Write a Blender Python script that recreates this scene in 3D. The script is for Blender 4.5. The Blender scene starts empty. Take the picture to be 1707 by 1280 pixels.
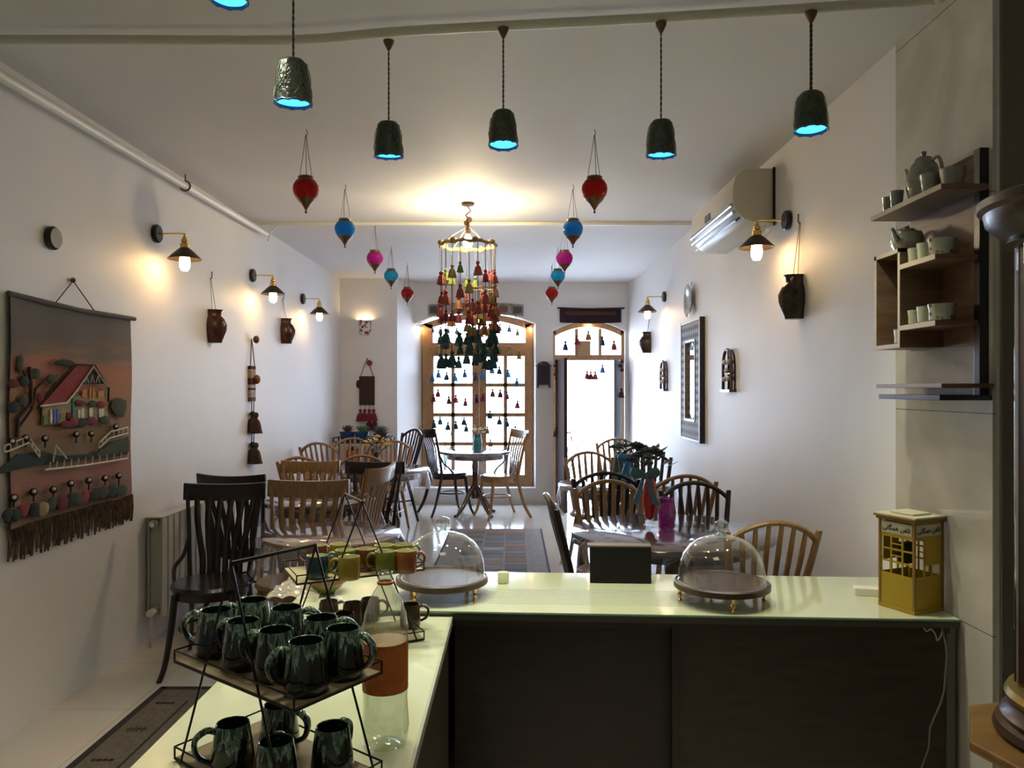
import bpy, bmesh, math, random
from mathutils import Vector, Matrix
PI = math.pi
random.seed(7)
C = bpy.context.scene.collection
F = 1282.0
HZ = 648.0      # horizon row
VX = 855.0      # vanishing column

# ------------------------------------------------------------------ camera
cam_d = bpy.data.cameras.new('camera'); cam = bpy.data.objects.new('camera', cam_d); C.objects.link(cam)
cam.location = (0, 0, 1.5); cam.rotation_euler = (PI/2, 0, 0)
cam_d.sensor_width = 36; cam_d.lens = 36*F/1707
cam_d.shift_x = -(VX-853.5)/1707; cam_d.shift_y = (HZ-640)/1707
cam_d.clip_start = .05; cam_d.clip_end = 200
sc = bpy.context.scene
sc.camera = cam
# ------------------------------------------------------------------ view and world
sc.view_settings.view_transform = 'Standard'; sc.view_settings.look = 'None'
sc.view_settings.gamma = 1; sc.view_settings.use_curve_mapping = False
sc.view_settings.exposure = 0.50
w = bpy.data.worlds.new('sky'); sc.world = w; w.use_nodes = True
bg = w.node_tree.nodes['Background']
bg.inputs[0].default_value = (0.62, 0.76, 1.0, 1); bg.inputs[1].default_value = 15.0
for nm, loc, sx, sz in (('window_portal', (-.46, 10.33, 1.4), 1.5, 2.3), ('door_portal', (.99, 10.33, 1.2), .95, 2.4)):
    ld = bpy.data.lights.new(nm, 'AREA'); ld.shape = 'RECTANGLE'; ld.size = sx; ld.size_y = sz
    ld.cycles.is_portal = True
    lo = bpy.data.objects.new(nm, ld); lo.location = loc; lo.rotation_euler = (-PI/2, 0, 0); C.objects.link(lo)

# added fill light, no visible fixture, over the counter's working side (above the frame)
kl = bpy.data.lights.new('added_fill_light', 'AREA'); kl.shape = 'RECTANGLE'; kl.size = .6; kl.size_y = .6; kl.energy = 3; kl.color = (1, .88, .6)
ko = bpy.data.objects.new('added_fill_light', kl); ko.location = (-.2, 1.5, 2.865); C.objects.link(ko)
# ------------------------------------------------------------------ helpers
def at(px, py, Y):
    return Vector(((px-VX)*Y/F, Y, 1.5-(py-HZ)*Y/F))
def onL(px, py, X=-2.16):           # point of the left wall seen at a pixel
    Y = F*X/(px-VX); return Vector((X, Y, 1.5-(py-HZ)*Y/F))

def T(nt, t, **kw):
    n = nt.nodes.new(t)
    for k, v in kw.items(): setattr(n, k, v)
    return n
def mat(name, col, rough=.5, metal=0., var=0., vscale=8., vstretch=(1,1,1), bump=0., bscale=60., coat=0., emit=None, estr=0., sheen=0., col2=None, alpha=None, trans=0., spec=.5):
    m = bpy.data.materials.new(name); m.use_nodes = True; nt = m.node_tree; b = nt.nodes['Principled BSDF']
    b.inputs['Base Color'].default_value = (*col, 1); b.inputs['Roughness'].default_value = rough
    b.inputs['Metallic'].default_value = metal; b.inputs['Coat Weight'].default_value = coat
    b.inputs['Specular IOR Level'].default_value = spec
    b.inputs['Coat Roughness'].default_value = .05
    if trans: b.inputs['Transmission Weight'].default_value = trans
    if emit: b.inputs['Emission Color'].default_value = (*emit, 1); b.inputs['Emission Strength'].default_value = estr
    tc = T(nt, 'ShaderNodeTexCoord'); mp = T(nt, 'ShaderNodeMapping'); mp.inputs['Scale'].default_value = vstretch
    nt.links.new(tc.outputs['Object'], mp.inputs[0])
    if var or col2:
        n = T(nt, 'ShaderNodeTexNoise'); n.inputs['Scale'].default_value = vscale; n.inputs['Detail'].default_value = 5
        nt.links.new(mp.outputs[0], n.inputs['Vector'])
        r = T(nt, 'ShaderNodeValToRGB'); c2 = col2 or tuple(c*(1-var) for c in col)
        r.color_ramp.elements[0].position = .35; r.color_ramp.elements[1].position = .65
        r.color_ramp.elements[0].color = (*c2, 1); r.color_ramp.elements[1].color = (*col, 1)
        nt.links.new(n.outputs['Fac'], r.inputs[0]); nt.links.new(r.outputs[0], b.inputs['Base Color'])
    if bump:
        n = T(nt, 'ShaderNodeTexNoise'); n.inputs['Scale'].default_value = bscale; n.inputs['Detail'].default_value = 4
        nt.links.new(mp.outputs[0], n.inputs['Vector'])
        bp = T(nt, 'ShaderNodeBump'); bp.inputs['Strength'].default_value = bump; bp.inputs['Distance'].default_value = .01
        nt.links.new(n.outputs['Fac'], bp.inputs['Height']); nt.links.new(bp.outputs[0], b.inputs['Normal'])
    return m
def thin_glass(name, tint=(1,1,1), gl=.08, rough=.02, haze=0., hazecol=(.8,.8,.8), fres=1.0):
    m = bpy.data.materials.new(name); m.use_nodes = True; nt = m.node_tree; nt.nodes.clear()
    o = T(nt, 'ShaderNodeOutputMaterial'); tr = T(nt, 'ShaderNodeBsdfTransparent'); tr.inputs[0].default_value = (*tint, 1)
    g = T(nt, 'ShaderNodeBsdfGlossy'); g.inputs['Roughness'].default_value = rough; g.inputs[0].default_value = (1,1,1,1)
    lw = T(nt, 'ShaderNodeLayerWeight'); lw.inputs[0].default_value = .35
    ma = T(nt, 'ShaderNodeMath', operation='MULTIPLY_ADD'); ma.inputs[1].default_value = .55*fres; ma.inputs[2].default_value = gl
    nt.links.new(lw.outputs['Facing'], ma.inputs[0])
    pw = T(nt, 'ShaderNodeMath', operation='POWER'); pw.inputs[1].default_value = 2.2
    nt.links.new(lw.outputs['Facing'], pw.inputs[0]); nt.links.new(pw.outputs[0], ma.inputs[0])
    mx = T(nt, 'ShaderNodeMixShader'); nt.links.new(ma.outputs[0], mx.inputs[0]); nt.links.new(tr.outputs[0], mx.inputs[1]); nt.links.new(g.outputs[0], mx.inputs[2])
    last = mx
    if haze:
        d = T(nt, 'ShaderNodeBsdfDiffuse'); d.inputs[0].default_value = (*hazecol, 1)
        n = T(nt, 'ShaderNodeTexNoise'); n.inputs['Scale'].default_value = 25; n.inputs['Detail'].default_value = 6
        tc = T(nt, 'ShaderNodeTexCoord'); nt.links.new(tc.outputs['Object'], n.inputs['Vector'])
        k = T(nt, 'ShaderNodeMath', operation='MULTIPLY'); k.inputs[1].default_value = haze*2; nt.links.new(n.outputs['Fac'], k.inputs[0])
        m2 = T(nt, 'ShaderNodeMixShader'); nt.links.new(k.outputs[0], m2.inputs[0]); nt.links.new(mx.outputs[0], m2.inputs[1]); nt.links.new(d.outputs[0], m2.inputs[2]); last = m2
    nt.links.new(last.outputs[0], o.inputs[0])
    return m

class MB:
    def __init__(s): s.bm = bmesh.new(); s.mi = 0
    def _set(s, faces):
        for f in faces: f.material_index = s.mi
    def box(s, c, d, rz=0., M=None):
        r = bmesh.ops.create_cube(s.bm, size=1.0)
        mt = Matrix.Translation(c) @ (M if M else Matrix.Rotation(rz, 4, 'Z')) @ Matrix.Diagonal((d[0], d[1], d[2], 1))
        bmesh.ops.transform(s.bm, matrix=mt, verts=r['verts'])
        s._set({f for v in r['verts'] for f in v.link_faces}); return s
    def cyl(s, a, b, r0, r1=None, n=12, cap=True):
        a = Vector(a); b = Vector(b); r1 = r0 if r1 is None else r1
        d = b-a; q = d.to_track_quat('Z', 'Y').to_matrix().to_4x4()
        r = bmesh.ops.create_cone(s.bm, cap_ends=cap, segments=n, radius1=max(r0, 1e-5), radius2=max(r1, 1e-5), depth=d.length)
        bmesh.ops.transform(s.bm, matrix=Matrix.Translation((a+b)/2) @ q, verts=r['verts'])
        s._set({f for v in r['verts'] for f in v.link_faces}); return s
    def sph(s, c, r, n=12, sc_=(1,1,1)):
        q = bmesh.ops.create_uvsphere(s.bm, u_segments=n, v_segments=max(5, n*2//3), radius=r)
        bmesh.ops.transform(s.bm, matrix=Matrix.Translation(c) @ Matrix.Diagonal((*sc_, 1)), verts=q['verts'])
        s._set({f for v in q['verts'] for f in v.link_faces}); return s
    def tube(s, pts, r, n=8, closed=False, flat=None, up=None, sm=None):
        pts = [Vector(p) for p in pts]; N = len(pts); rings = []
        if sm is None: sm = 4 if (4 <= N <= 9 and not closed) else 0
        if sm:                           # Catmull-Rom smoothing
            q = []; rl = []; R = r if isinstance(r, (list, tuple)) else [r]*N
            for i in range(N-1):
                a, b, c, d = pts[max(i-1,0)], pts[i], pts[i+1], pts[min(i+2,N-1)]
                for k in range(sm):
                    u = k/sm; q.append(.5*((2*b)+(c-a)*u+(2*a-5*b+4*c-d)*u*u+(3*b-a-3*c+d)*u**3)); rl.append(R[i]*(1-u)+R[i+1]*u)
            q.append(pts[-1]); rl.append(R[-1]); pts, r, N = q, rl, len(q)
        prev = None
        for i, p in enumerate(pts):
            if closed: t = pts[(i+1) % N]-pts[i-1]
            else: t = pts[min(i+1, N-1)]-pts[max(i-1, 0)]
            t.normalize()
            if up is not None: u = Vector(up)
            elif prev is None: u = Vector((0,0,1)) if abs(t.z) < .9 else Vector((1,0,0))
            else: u = prev
            x = t.cross(u)
            if x.length < 1e-4: x = t.cross(Vector((0,1,0)))
            x.normalize(); u = x.cross(t); u.normalize(); prev = u
            rr = r[i] if isinstance(r, (list, tuple)) else r
            fx, fu = flat if flat else (1, 1)
            rings.append([s.bm.verts.new(p + x*math.cos(2*PI*k/n)*rr*fx + u*math.sin(2*PI*k/n)*rr*fu) for k in range(n)])
        fs = []
        for i in range(N if closed else N-1):
            A = rings[i]; B = rings[(i+1) % N]
            for k in range(n): fs.append(s.bm.faces.new((A[k], A[(k+1) % n], B[(k+1) % n], B[k])))
        if not closed: fs.append(s.bm.faces.new(rings[0][::-1])); fs.append(s.bm.faces.new(rings[-1]))
        s._set(fs); return s
    def lathe(s, prof, n=24, c=(0,0,0), M=None, wob=None):
        c = Vector(c); rings = []
        for (r, z) in prof:
            if r < 1e-5:
                p = Vector((0,0,z)); p = (M @ p if M else p)+c; rings.append([s.bm.verts.new(p)])
            else:
                L = []
                for k in range(n):
                    a = 2*PI*k/n; rr = r*(1+(wob(a, z) if wob else 0)); p = Vector((rr*math.cos(a), rr*math.sin(a), z)); L.append(s.bm.verts.new((M @ p if M else p)+c))
                rings.append(L)
        fs = []
        for A, B in zip(rings, rings[1:]):
            if len(A) == 1 and len(B) == 1: continue
            for k in range(n):
                k2 = (k+1) % n
                if len(A) == 1: fs.append(s.bm.faces.new((A[0], B[k2], B[k])))
                elif len(B) == 1: fs.append(s.bm.faces.new((A[k], A[k2], B[0])))
                else: fs.append(s.bm.faces.new((A[k], A[k2], B[k2], B[k])))
        s._set(fs); return s
    def prism(s, pts, ext):            # 3-D planar outline extruded by a vector
        ext = Vector(ext); A = [s.bm.verts.new(Vector(p)) for p in pts]; B = [s.bm.verts.new(Vector(p)+ext) for p in pts]
        n = len(pts); fs = [s.bm.faces.new(A), s.bm.faces.new(B[::-1])]
        for k in range(n): fs.append(s.bm.faces.new((A[k], B[k], B[(k+1) % n], A[(k+1) % n])))
        s._set(fs); return s
    def grid(s, fn, nu, nv):
        V = [[s.bm.verts.new(fn(i/nu, j/nv)) for j in range(nv+1)] for i in range(nu+1)]
        fs = [s.bm.faces.new((V[i][j], V[i+1][j], V[i+1][j+1], V[i][j+1])) for i in range(nu) for j in range(nv)]
        s._set(fs); return s
    def xf(s, M):
        bmesh.ops.transform(s.bm, matrix=M, verts=s.bm.verts[:]); return s
    def build(s, name, m, parent=None, smooth=True, bev=0., loc=None, ang=40, recalc=True):
        if recalc: bmesh.ops.recalc_face_normals(s.bm, faces=s.bm.faces[:])
        if bev: bmesh.ops.bevel(s.bm, geom=[e for e in s.bm.edges if len(e.link_faces) == 2 and e.calc_face_angle(0) > .6], offset=bev, segments=2, affect='EDGES', profile=.6)
        me = bpy.data.meshes.new(name); s.bm.to_mesh(me); s.bm.free()
        for q in (m if isinstance(m, (list, tuple)) else [m]): me.materials.append(q)
        if smooth:
            me.polygons.foreach_set('use_smooth', [True]*len(me.polygons))
            me.set_sharp_from_angle(angle=math.radians(ang))
        o = bpy.data.objects.new(name, me); C.objects.link(o)
        if parent: o.parent = parent
        if loc is not None: o.location = loc
        return o

def tag(o, label, cat, group=None):
    o['label'] = label; o['category'] = cat
    if group: o['group'] = group
    return o
def thing(name, label, cat, loc=(0,0,0), rz=0., group=None, scale=1.):
    o = bpy.data.objects.new(name, None); C.objects.link(o); o.empty_display_size = .1
    o.location = loc; o.rotation_euler = (0, 0, rz); o.scale = (scale,)*3
    return tag(o, label, cat, group)
def struct(o): o['kind'] = 'structure'; return o
def kids(o): return [x for x in C.objects if x.parent == o]
def _copy(o, par):
    c = o.copy(); C.objects.link(c); c.parent = par
    for ch in TREE.get(o.name, []): _copy(bpy.data.objects[ch], c)
    return c
TREE = {}
def dup(root, loc, rz=0., label=None, group=None, scale=None):
    TREE.clear()
    for x in C.objects:
        if x.parent: TREE.setdefault(x.parent.name, []).append(x.name)
    r = _copy(root, None)
    r.location = loc; r.rotation_euler = (0, 0, rz)
    if scale: r.scale = (scale,)*3
    if label: r['label'] = label
    if group: r['group'] = group
    return r

# ------------------------------------------------------------------ materials
wallm = mat('wall_paint', (.78,.765,.76), .55, var=.04, vscale=1.5, bump=.15, bscale=9)
ceilm = mat('ceiling_paint', (.76,.745,.74), .7, var=.05, vscale=1.2, bump=.12, bscale=6)
white = mat('white_plastic', (.78,.77,.72), .35)
offwhite = mat('cream_white', (.72,.72,.62), .4)
pipe_m = mat('painted_pipe', (.62,.6,.5), .45)
black = mat('black_wire', (.012,.011,.010), .35, metal=.4)
blackpl = mat('black_lacquer', (.012,.012,.013), .3)
tan = mat('honey_wood', (.34,.19,.075), .34, var=.35, vscale=14, vstretch=(6,6,1), coat=.2)
dark = mat('dark_stained_wood', (.016,.008,.006), .33, var=.4, vscale=14, vstretch=(6,6,1), coat=.15)
brown = mat('brown_wood', (.13,.06,.03), .3, var=.4, vscale=10, vstretch=(1,8,8), coat=.2)
oak = mat('window_wood', (.42,.235,.11), .45, var=.3, vscale=9, vstretch=(8,8,1))
oakd = mat('door_wood', (.10,.05,.03), .4, var=.3, vscale=9, vstretch=(8,8,1))
brass = mat('brass', (.72,.47,.16), .25, metal=1)
chrome = mat('chrome', (.75,.75,.75), .1, metal=1)
antique = mat('antique_metal', (.16,.10,.06), .4, metal=.8)
glass = thin_glass('clear_glass', (.93,.95,.95), gl=.09, fres=1.5)
pane_m = thin_glass('window_glass', gl=.03, fres=.5)
clear_cover = thin_glass('clear_plastic_sheet', (.96,.97,1), gl=.13, rough=.06, fres=.75, haze=.02, hazecol=(.7,.72,.8))
rope = mat('rope', (.22,.16,.09), .8)
twine = mat('dark_twine', (.05,.035,.03), .8)
def bulbmat(name, col, s): return mat(name, (1,.9,.7), .3, emit=col, estr=s)
# ================================================================== ROOM
CE = 2.88
XL, XR = -2.16, 1.54
def floor_material():
    m = mat('polished_cream_tile', (.66,.62,.56), .12, spec=.5); nt = m.node_tree; b = nt.nodes['Principled BSDF']
    tc = T(nt, 'ShaderNodeTexCoord'); br = T(nt, 'ShaderNodeTexBrick'); nt.links.new(tc.outputs['Object'], br.inputs['Vector'])
    br.offset = 0; br.inputs['Scale'].default_value = 1; br.inputs['Brick Width'].default_value = .6; br.inputs['Row Height'].default_value = .6
    br.inputs['Mortar Size'].default_value = .002; br.inputs['Color1'].default_value = (.68,.63,.56,1); br.inputs['Color2'].default_value = (.65,.60,.54,1); br.inputs['Mortar'].default_value = (.40,.37,.33,1)
    n = T(nt, 'ShaderNodeTexNoise'); n.inputs['Scale'].default_value = 2.5; n.inputs['Detail'].default_value = 8; nt.links.new(tc.outputs['Object'], n.inputs['Vector'])
    mx = T(nt, 'ShaderNodeMix', data_type='RGBA', blend_type='MULTIPLY'); mx.inputs[0].default_value = .25
    nt.links.new(br.outputs['Color'], mx.inputs[6]); nt.links.new(n.outputs['Color'], mx.inputs[7]); nt.links.new(mx.outputs[2], b.inputs['Base Color'])
    return m
def marble_material():
    m = mat('marble_tile', (.66,.64,.56), .10, spec=.6); nt = m.node_tree; b = nt.nodes['Principled BSDF']
    tc = T(nt, 'ShaderNodeTexCoord')
    n = T(nt, 'ShaderNodeTexNoise'); n.inputs['Scale'].default_value = 1.6; n.inputs['Detail'].default_value = 9; n.inputs['Distortion'].default_value = 1.2
    nt.links.new(tc.outputs['Object'], n.inputs['Vector'])
    r = T(nt, 'ShaderNodeValToRGB'); r.color_ramp.elements[0].position = .35; r.color_ramp.elements[0].color = (.50,.48,.42,1)
    r.color_ramp.elements[1].position = .6; r.color_ramp.elements[1].color = (.68,.66,.59,1)
    nt.links.new(n.outputs['Fac'], r.inputs[0])
    br = T(nt, 'ShaderNodeTexBrick'); mp = T(nt, 'ShaderNodeMapping'); mp.inputs['Rotation'].default_value = (0, PI/2, PI/2); mp.inputs['Location'].default_value = (.1,.17,0)
    sx = T(nt, 'ShaderNodeSeparateXYZ'); cx = T(nt, 'ShaderNodeCombineXYZ'); nt.links.new(tc.outputs['Object'], sx.inputs[0])
    nt.links.new(sx.outputs['Y'], cx.inputs['X']); nt.links.new(sx.outputs['Z'], cx.inputs['Y']); nt.links.new(cx.outputs[0], br.inputs['Vector'])
    br.offset = 0; br.inputs['Scale'].default_value = 1; br.inputs['Brick Width'].default_value = 1.2; br.inputs['Row Height'].default_value = .71
    br.inputs['Mortar Size'].default_value = .002; br.inputs['Color1'].default_value = (1,1,1,1); br.inputs['Color2'].default_value = (1,1,1,1); br.inputs['Mortar'].default_value = (.35,.33,.28,1)
    mx = T(nt, 'ShaderNodeMix', data_type='RGBA', blend_type='MULTIPLY'); mx.inputs[0].default_value = 1
    nt.links.new(r.outputs[0], mx.inputs[6]); nt.links.new(br.outputs['Color'], mx.inputs[7]); nt.links.new(mx.outputs[2], b.inputs['Base Color'])
    return m
tilem = floor_material(); marble = marble_material()
struct(MB().box((.2, 4.2, -.05), (5.4, 12.2, .1)).build('floor', tilem, smooth=False))
struct(MB().box((.2, 4.2, CE+.05), (5.4, 12.2, .1)).build('ceiling', ceilm, smooth=False))
struct(MB().box((XL-.06, 4.2, CE/2), (.12, 12.2, CE)).build('wall_left', wallm, smooth=False))
struct(MB().prism([(XR,2.45,0),(XR,9.2,0),(1.50,10.0,0),(1.50,10.3,0),(2.6,10.3,0),(2.6,2.45,0)], (0,0,CE)).build('wall_right', wallm, smooth=False))
struct(MB().box((XR-.006, 2.76, CE/2), (.012, .62, CE)).build('wall_tiled_right', marble, smooth=False))
struct(MB().box((2.55, .2, CE/2), (.1, 4.5, CE)).build('wall_kitchen_right', wallm, smooth=False))
struct(MB().box((.2, -1.8, CE/2), (5.0, .1, CE)).build('wall_kitchen_rear', wallm, smooth=False))
# back wall: piers, sill wall and arched headers
mb = MB()
mb.prism([(-2.3,9.6,0),(-1.445,9.6,0),(-1.287,10,0),(-1.2,10.25,0),(-1.2,10.3,0),(-2.3,10.3,0)], (0,0,CE))
mb.prism([(.296,10,0),(.523,10,0),(.523,10.3,0),(.264,10.3,0),(.264,10.25,0)], (0,0,CE))
mb.prism([(1.459,10,0),(1.7,10,0),(1.7,10.3,0),(1.459,10.3,0)], (0,0,CE))
mb.prism([(-1.287,10,0),(.296,10,0),(.264,10.25,0),(.264,10.3,0),(-1.2,10.3,0),(-1.2,10.25,0)], (0,0,.21))
def arch(x0, x1, zs, zp, n=16):
    L = []
    for i in range(n+1):
        u = i/n; x = x0+(x1-x0)*u; L.append((x, zs+(zp-zs)*(1-(2*u-1)**2)))
    return L
for x0, x1, zs, zp in ((-1.287,.296,2.345,2.52),(.523,1.459,2.25,2.385)):
    a = arch(x0, x1, zs, zp)
    mb.prism([(x,10,z) for x, z in a]+[(x1,10,CE),(x0,10,CE)], (0,.3,0))
struct(mb.build('wall_back', wallm, smooth=False))
struct(MB().box((1.93, 2.443, CE/2), (.76, .012, CE)).build('wall_end_panel', mat('dark_olive', (.16,.145,.11), .5), smooth=False))  # thin dark olive sheet over the end face of the right wall
# ceiling conduit, beam pipe, left trunking
struct(MB().tube([(-2.14,2.93,2.83),(-1.6,2.93,2.83),(-.83,2.92,2.825),(-.4,2.86,2.83),(.5,2.77,2.835),(1.38,2.66,2.84),(1.45,2.62,2.84),(1.48,2.52,2.845),(1.5,2.3,2.85)], .017, 12).build('trim_1', pipe_m))
struct(MB().tube([(-2.1,3.0,2.78),(-2.1,4.9,2.80),(-2.1,6.55,2.82)], .024, 12).tube([(-2.1,2.2,2.77),(-2.1,3.0,2.78)], .024, 12).build('trim_2', white))
struct(MB().box((-.3,6.38,CE-.012), (3.7,.02,.024)).build('trim_3', offwhite, smooth=False))
pc = thing('pipe_clamp', 'small metal clamp gripping the white pipe under the left ceiling edge', 'clamp', (-2.1,4.93,2.80))
MB().tube([(-.032*math.cos(a), 0, .032*math.sin(a)) for a in [i*PI/6 for i in range(12)]], .006, 6, closed=True).build('ring', antique, pc)
MB().cyl((0,0,.025), (0,0,.075), .004, n=6).build('hanger_rod', antique, pc)
tag(MB().tube([(-2.10,6.57,2.84),(-2.09,6.6,2.80),(-2.07,6.5,2.75),(-2.03,6.4,2.76),(-2.0,6.38,2.81),(-1.95,6.37,2.85)], .006, 8).build('loose_cable', white), 'loose grey cable curling out of the end of the white wall pipe', 'cable')

# ---- window
win = bpy.data.objects.new('window_1', None); C.objects.link(win); win.location = (-.468, 10.22, .2); struct(win)
def W(x, z): return (x+.468, 0, z-.2)
def wbar(mb, x0, x1, z0, z1, y=0, t=.06):
    mb.box(((x0+x1)/2+.468, y, (z0+z1)/2-.2), (x1-x0, t, z1-z0))
mb = MB()
wbar(mb, -1.2, -1.06, .21, 2.36); wbar(mb, .165, .264, .21, 2.36); wbar(mb, -1.06, .165, .21, .33); wbar(mb, -1.06, .165, 1.955, 2.11)
a = arch(-1.2, .264, 2.36, 2.50); ai = arch(-1.1, .165, 2.30, 2.42)
for (p, q, r_, s_) in zip(a, a[1:], ai, ai[1:]):
    mb.prism([Vector(W(*p))-Vector((0,.03,0)), Vector(W(*q))-Vector((0,.03,0)), Vector(W(*s_))-Vector((0,.03,0)), Vector(W(*r_))-Vector((0,.03,0))], (0,.06,0))
mb.build('window_frame', oak, win, smooth=False)
for x0, x1 in ((-1.06,-.446),(-.444,.165)):
    cas = MB()
    stl = .06
    wbar(cas, x0, x0+(.012 if x0 < -1 else .094), .33, 1.955, -.02, .05); wbar(cas, x1-(.094 if x0 < -1 else .012), x1, .33, 1.955, -.02, .05)
    xi0 = x0+(.012 if x0 < -1 else .094); xi1 = x1-(.094 if x0 < -1 else .012); xm = (xi0+xi1)/2
    wbar(cas, xi0, xi1, .33, .36, -.02, .05); wbar(cas, xi0, xi1, 1.93, 1.955, -.02, .05)
    wbar(cas, xm-.024, xm+.024, .36, 1.93, -.02, .035)
    for z in (1.55, 1.155, .77): wbar(cas, xi0, xi1, z-.024, z+.024, -.02, .035)
    cs = cas.build('casement', oak, win, smooth=False)
    g = MB(); wbar(g, xi0, xi1, .36, 1.93, 0, .004); g.build('pane', pane_m, cs, smooth=False)
g = MB(); g.prism([Vector(W(x, z)) for x, z in arch(-1.1,.165,2.30,2.42)]+[Vector(W(.165,2.1)), Vector(W(-1.1,2.1))], (0,.004,0)); g.build('arch_pane', pane_m, win, smooth=False)
# ---- door
dr = bpy.data.objects.new('door_1', None); C.objects.link(dr); dr.location = (.99, 10.12, 0); struct(dr)
def D(x, z): return Vector((x-.99, -.03, z))
mb = MB()
def dbar(mb, x0, x1, z0, z1, y=0, t=.06): mb.box(((x0+x1)/2-.99, y, (z0+z1)/2), (x1-x0, t, z1-z0))
dbar(mb, .523, .56, 0, 2.27); dbar(mb, 1.42, 1.459, 0, 2.27); dbar(mb, .56, 1.42, 1.875, 1.945)
a = arch(.523, 1.459, 2.25, 2.385); ai = arch(.56, 1.42, 2.195, 2.315)
for (p, q, r_, s_) in zip(a, a[1:], ai, ai[1:]): mb.prism([D(*p), D(*q), D(*s_), D(*r_)], (0,.06,0))
dbar(mb, .815, .855, 1.94, 2.29); dbar(mb, 1.125, 1.165, 1.94, 2.29)
mb.build('door_frame', oak, dr, smooth=False)
g = MB(); g.prism([D(x, z)+Vector((0,.03,0)) for x, z in ai]+[D(1.42,1.94)+Vector((0,.03,0)), D(.56,1.94)+Vector((0,.03,0))], (0,.004,0)); g.build('transom_pane', pane_m, dr, smooth=False)
MB().box((-.055, -.035, 2.03), (.165, .012, .20)).build('cardboard_patch', mat('cardboard', (.42,.27,.15), .8), dr, smooth=False)['label'] = 'plain brown cardboard square closing the middle transom pane'
leafwood = mat('dark_leaf_wood', (.045,.022,.014), .75, spec=.15); M_ = Matrix.Rotation(math.radians(-95), 4, 'Z')
lf = MB().box((.42, 0, .94), (.84, .04, 1.86)).build('door_leaf', leafwood, dr, smooth=False, bev=.004); lf.location = (-.415, -.06, 0); lf.rotation_euler = (0,0,math.radians(-86))
for z0, z1 in ((.15,.8),(.95,1.7)): MB().box((.42, .024, (z0+z1)/2), (.6, .012, z1-z0)).build('door_panel', leafwood, lf, smooth=False, bev=.003)
MB().cyl((.78,.02,.97),(.78,.07,.97),.012,n=10).tube([(.78,.07,.97),(.76,.075,.99),(.68,.075,.97)], .009, 8).tube([(.78,.07,.95),(.80,.08,.90),(.78,.09,.86),(.75,.08,.90),(.78,.07,.95)], .006, 6).build('door_handle', chrome, lf)
lf2 = MB().box((-.1, 0, .94), (.2, .04, 1.86)).build('side_leaf', mat('grey_metal_leaf', (.16,.17,.2), .4), dr, smooth=False, bev=.004); lf2.location = (.42, -.05, 0); lf2.rotation_euler = (0,0,math.radians(62))
# ---- outside
struct(MB().box((0, 15.4, -.08), (14, 10.1, .1)).build('ground_outside', mat('pale_paving', (.6,.6,.58), .8, var=.1, vscale=2), smooth=False))

# ================================================================== PIECES OF FURNITURE
def chair_slat(name, label, m):          # cafe chair: curved top board, fan of slats
    t = thing(name, label, 'chair')
    MB().lathe([(0,.445),(.17,.445),(.205,.45),(.215,.465),(.205,.482),(.17,.478),(0,.472)], 28).build('seat', m, t)
    MB().lathe([(.185,.41),(.20,.41),(.20,.447),(.185,.447),(.185,.41)], 28).build('seat_ring', m, t)
    for sx in (-1, 1):
        MB().tube([(sx*.15,.14,.44),(sx*.165,.16,.25),(sx*.185,.19,.08),(sx*.205,.225,0)], [.02,.018,.015,.014], 10).build('leg', m, t)
        MB().tube([(sx*.215,-.305,0),(sx*.18,-.235,.15),(sx*.165,-.17,.40),(sx*.17,-.165,.50),(sx*.19,-.21,.75),(sx*.215,-.262,.96)], [.014,.016,.019,.018,.016,.013], 10, flat=(.8,1.15)).build('back_post', m, t)
        MB().tube([(sx*.183,-.20,.70),(sx*.20,-.15,.60),(sx*.23,-.09,.54),(sx*.212,-.03,.47)], .011, 8).build('bracket', m, t)
    MB().tube([(.155*math.cos(a), .03+.155*math.sin(a), .24) for a in [i*2*PI/24 for i in range(24)]], .009, 8, closed=True).build('foot_ring', m, t)
    mb = MB(); n = 14; P = []
    for i in range(n+1):
        u = i/n*2-1; P.append((u*.238, -.265-.035*(1-u*u)))
    for yo in (0,):
        A = [(x, y, .925-.012*(1-abs(x)/.238)) for x, y in P]; B = [(x, y-.012, 1.0) for x, y in P]
        V = []
        for (x, y) in P:
            zt = 1.0-.014*(1-(x/.238)**2); zb = .902-.014*(1-(x/.238)**2)
            V.append([mb.bm.verts.new((x, y-.012, zb)), mb.bm.verts.new((x, y+.012, zb)), mb.bm.verts.new((x, y+.002, zt)), mb.bm.verts.new((x, y-.026, zt))])
        for a_, b_ in zip(V, V[1:]):
            for k in range(4): mb.bm.faces.new((a_[k], a_[(k+1) % 4], b_[(k+1) % 4], b_[k]))
        mb.bm.faces.new(V[0][::-1]); mb.bm.faces.new(V[-1])
    mb.build('top_rail', m, t, bev=.003)
    for i in range(6):
        u = (i-2.5)/2.5
        xt = u*.165; xb = u*.105; yt = -.267-.035*(1-(xt/.238)**2)
        MB().tube([(xb,-.185,.47),(xb*1.05,-.20,.58),(xt*.9,-.235,.78),(xt,yt,.92)], [.014,.0145,.0145,.013], 8, flat=(1.2,.45), up=(0,1,0)).build('slat', m, t)
    return t
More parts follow.
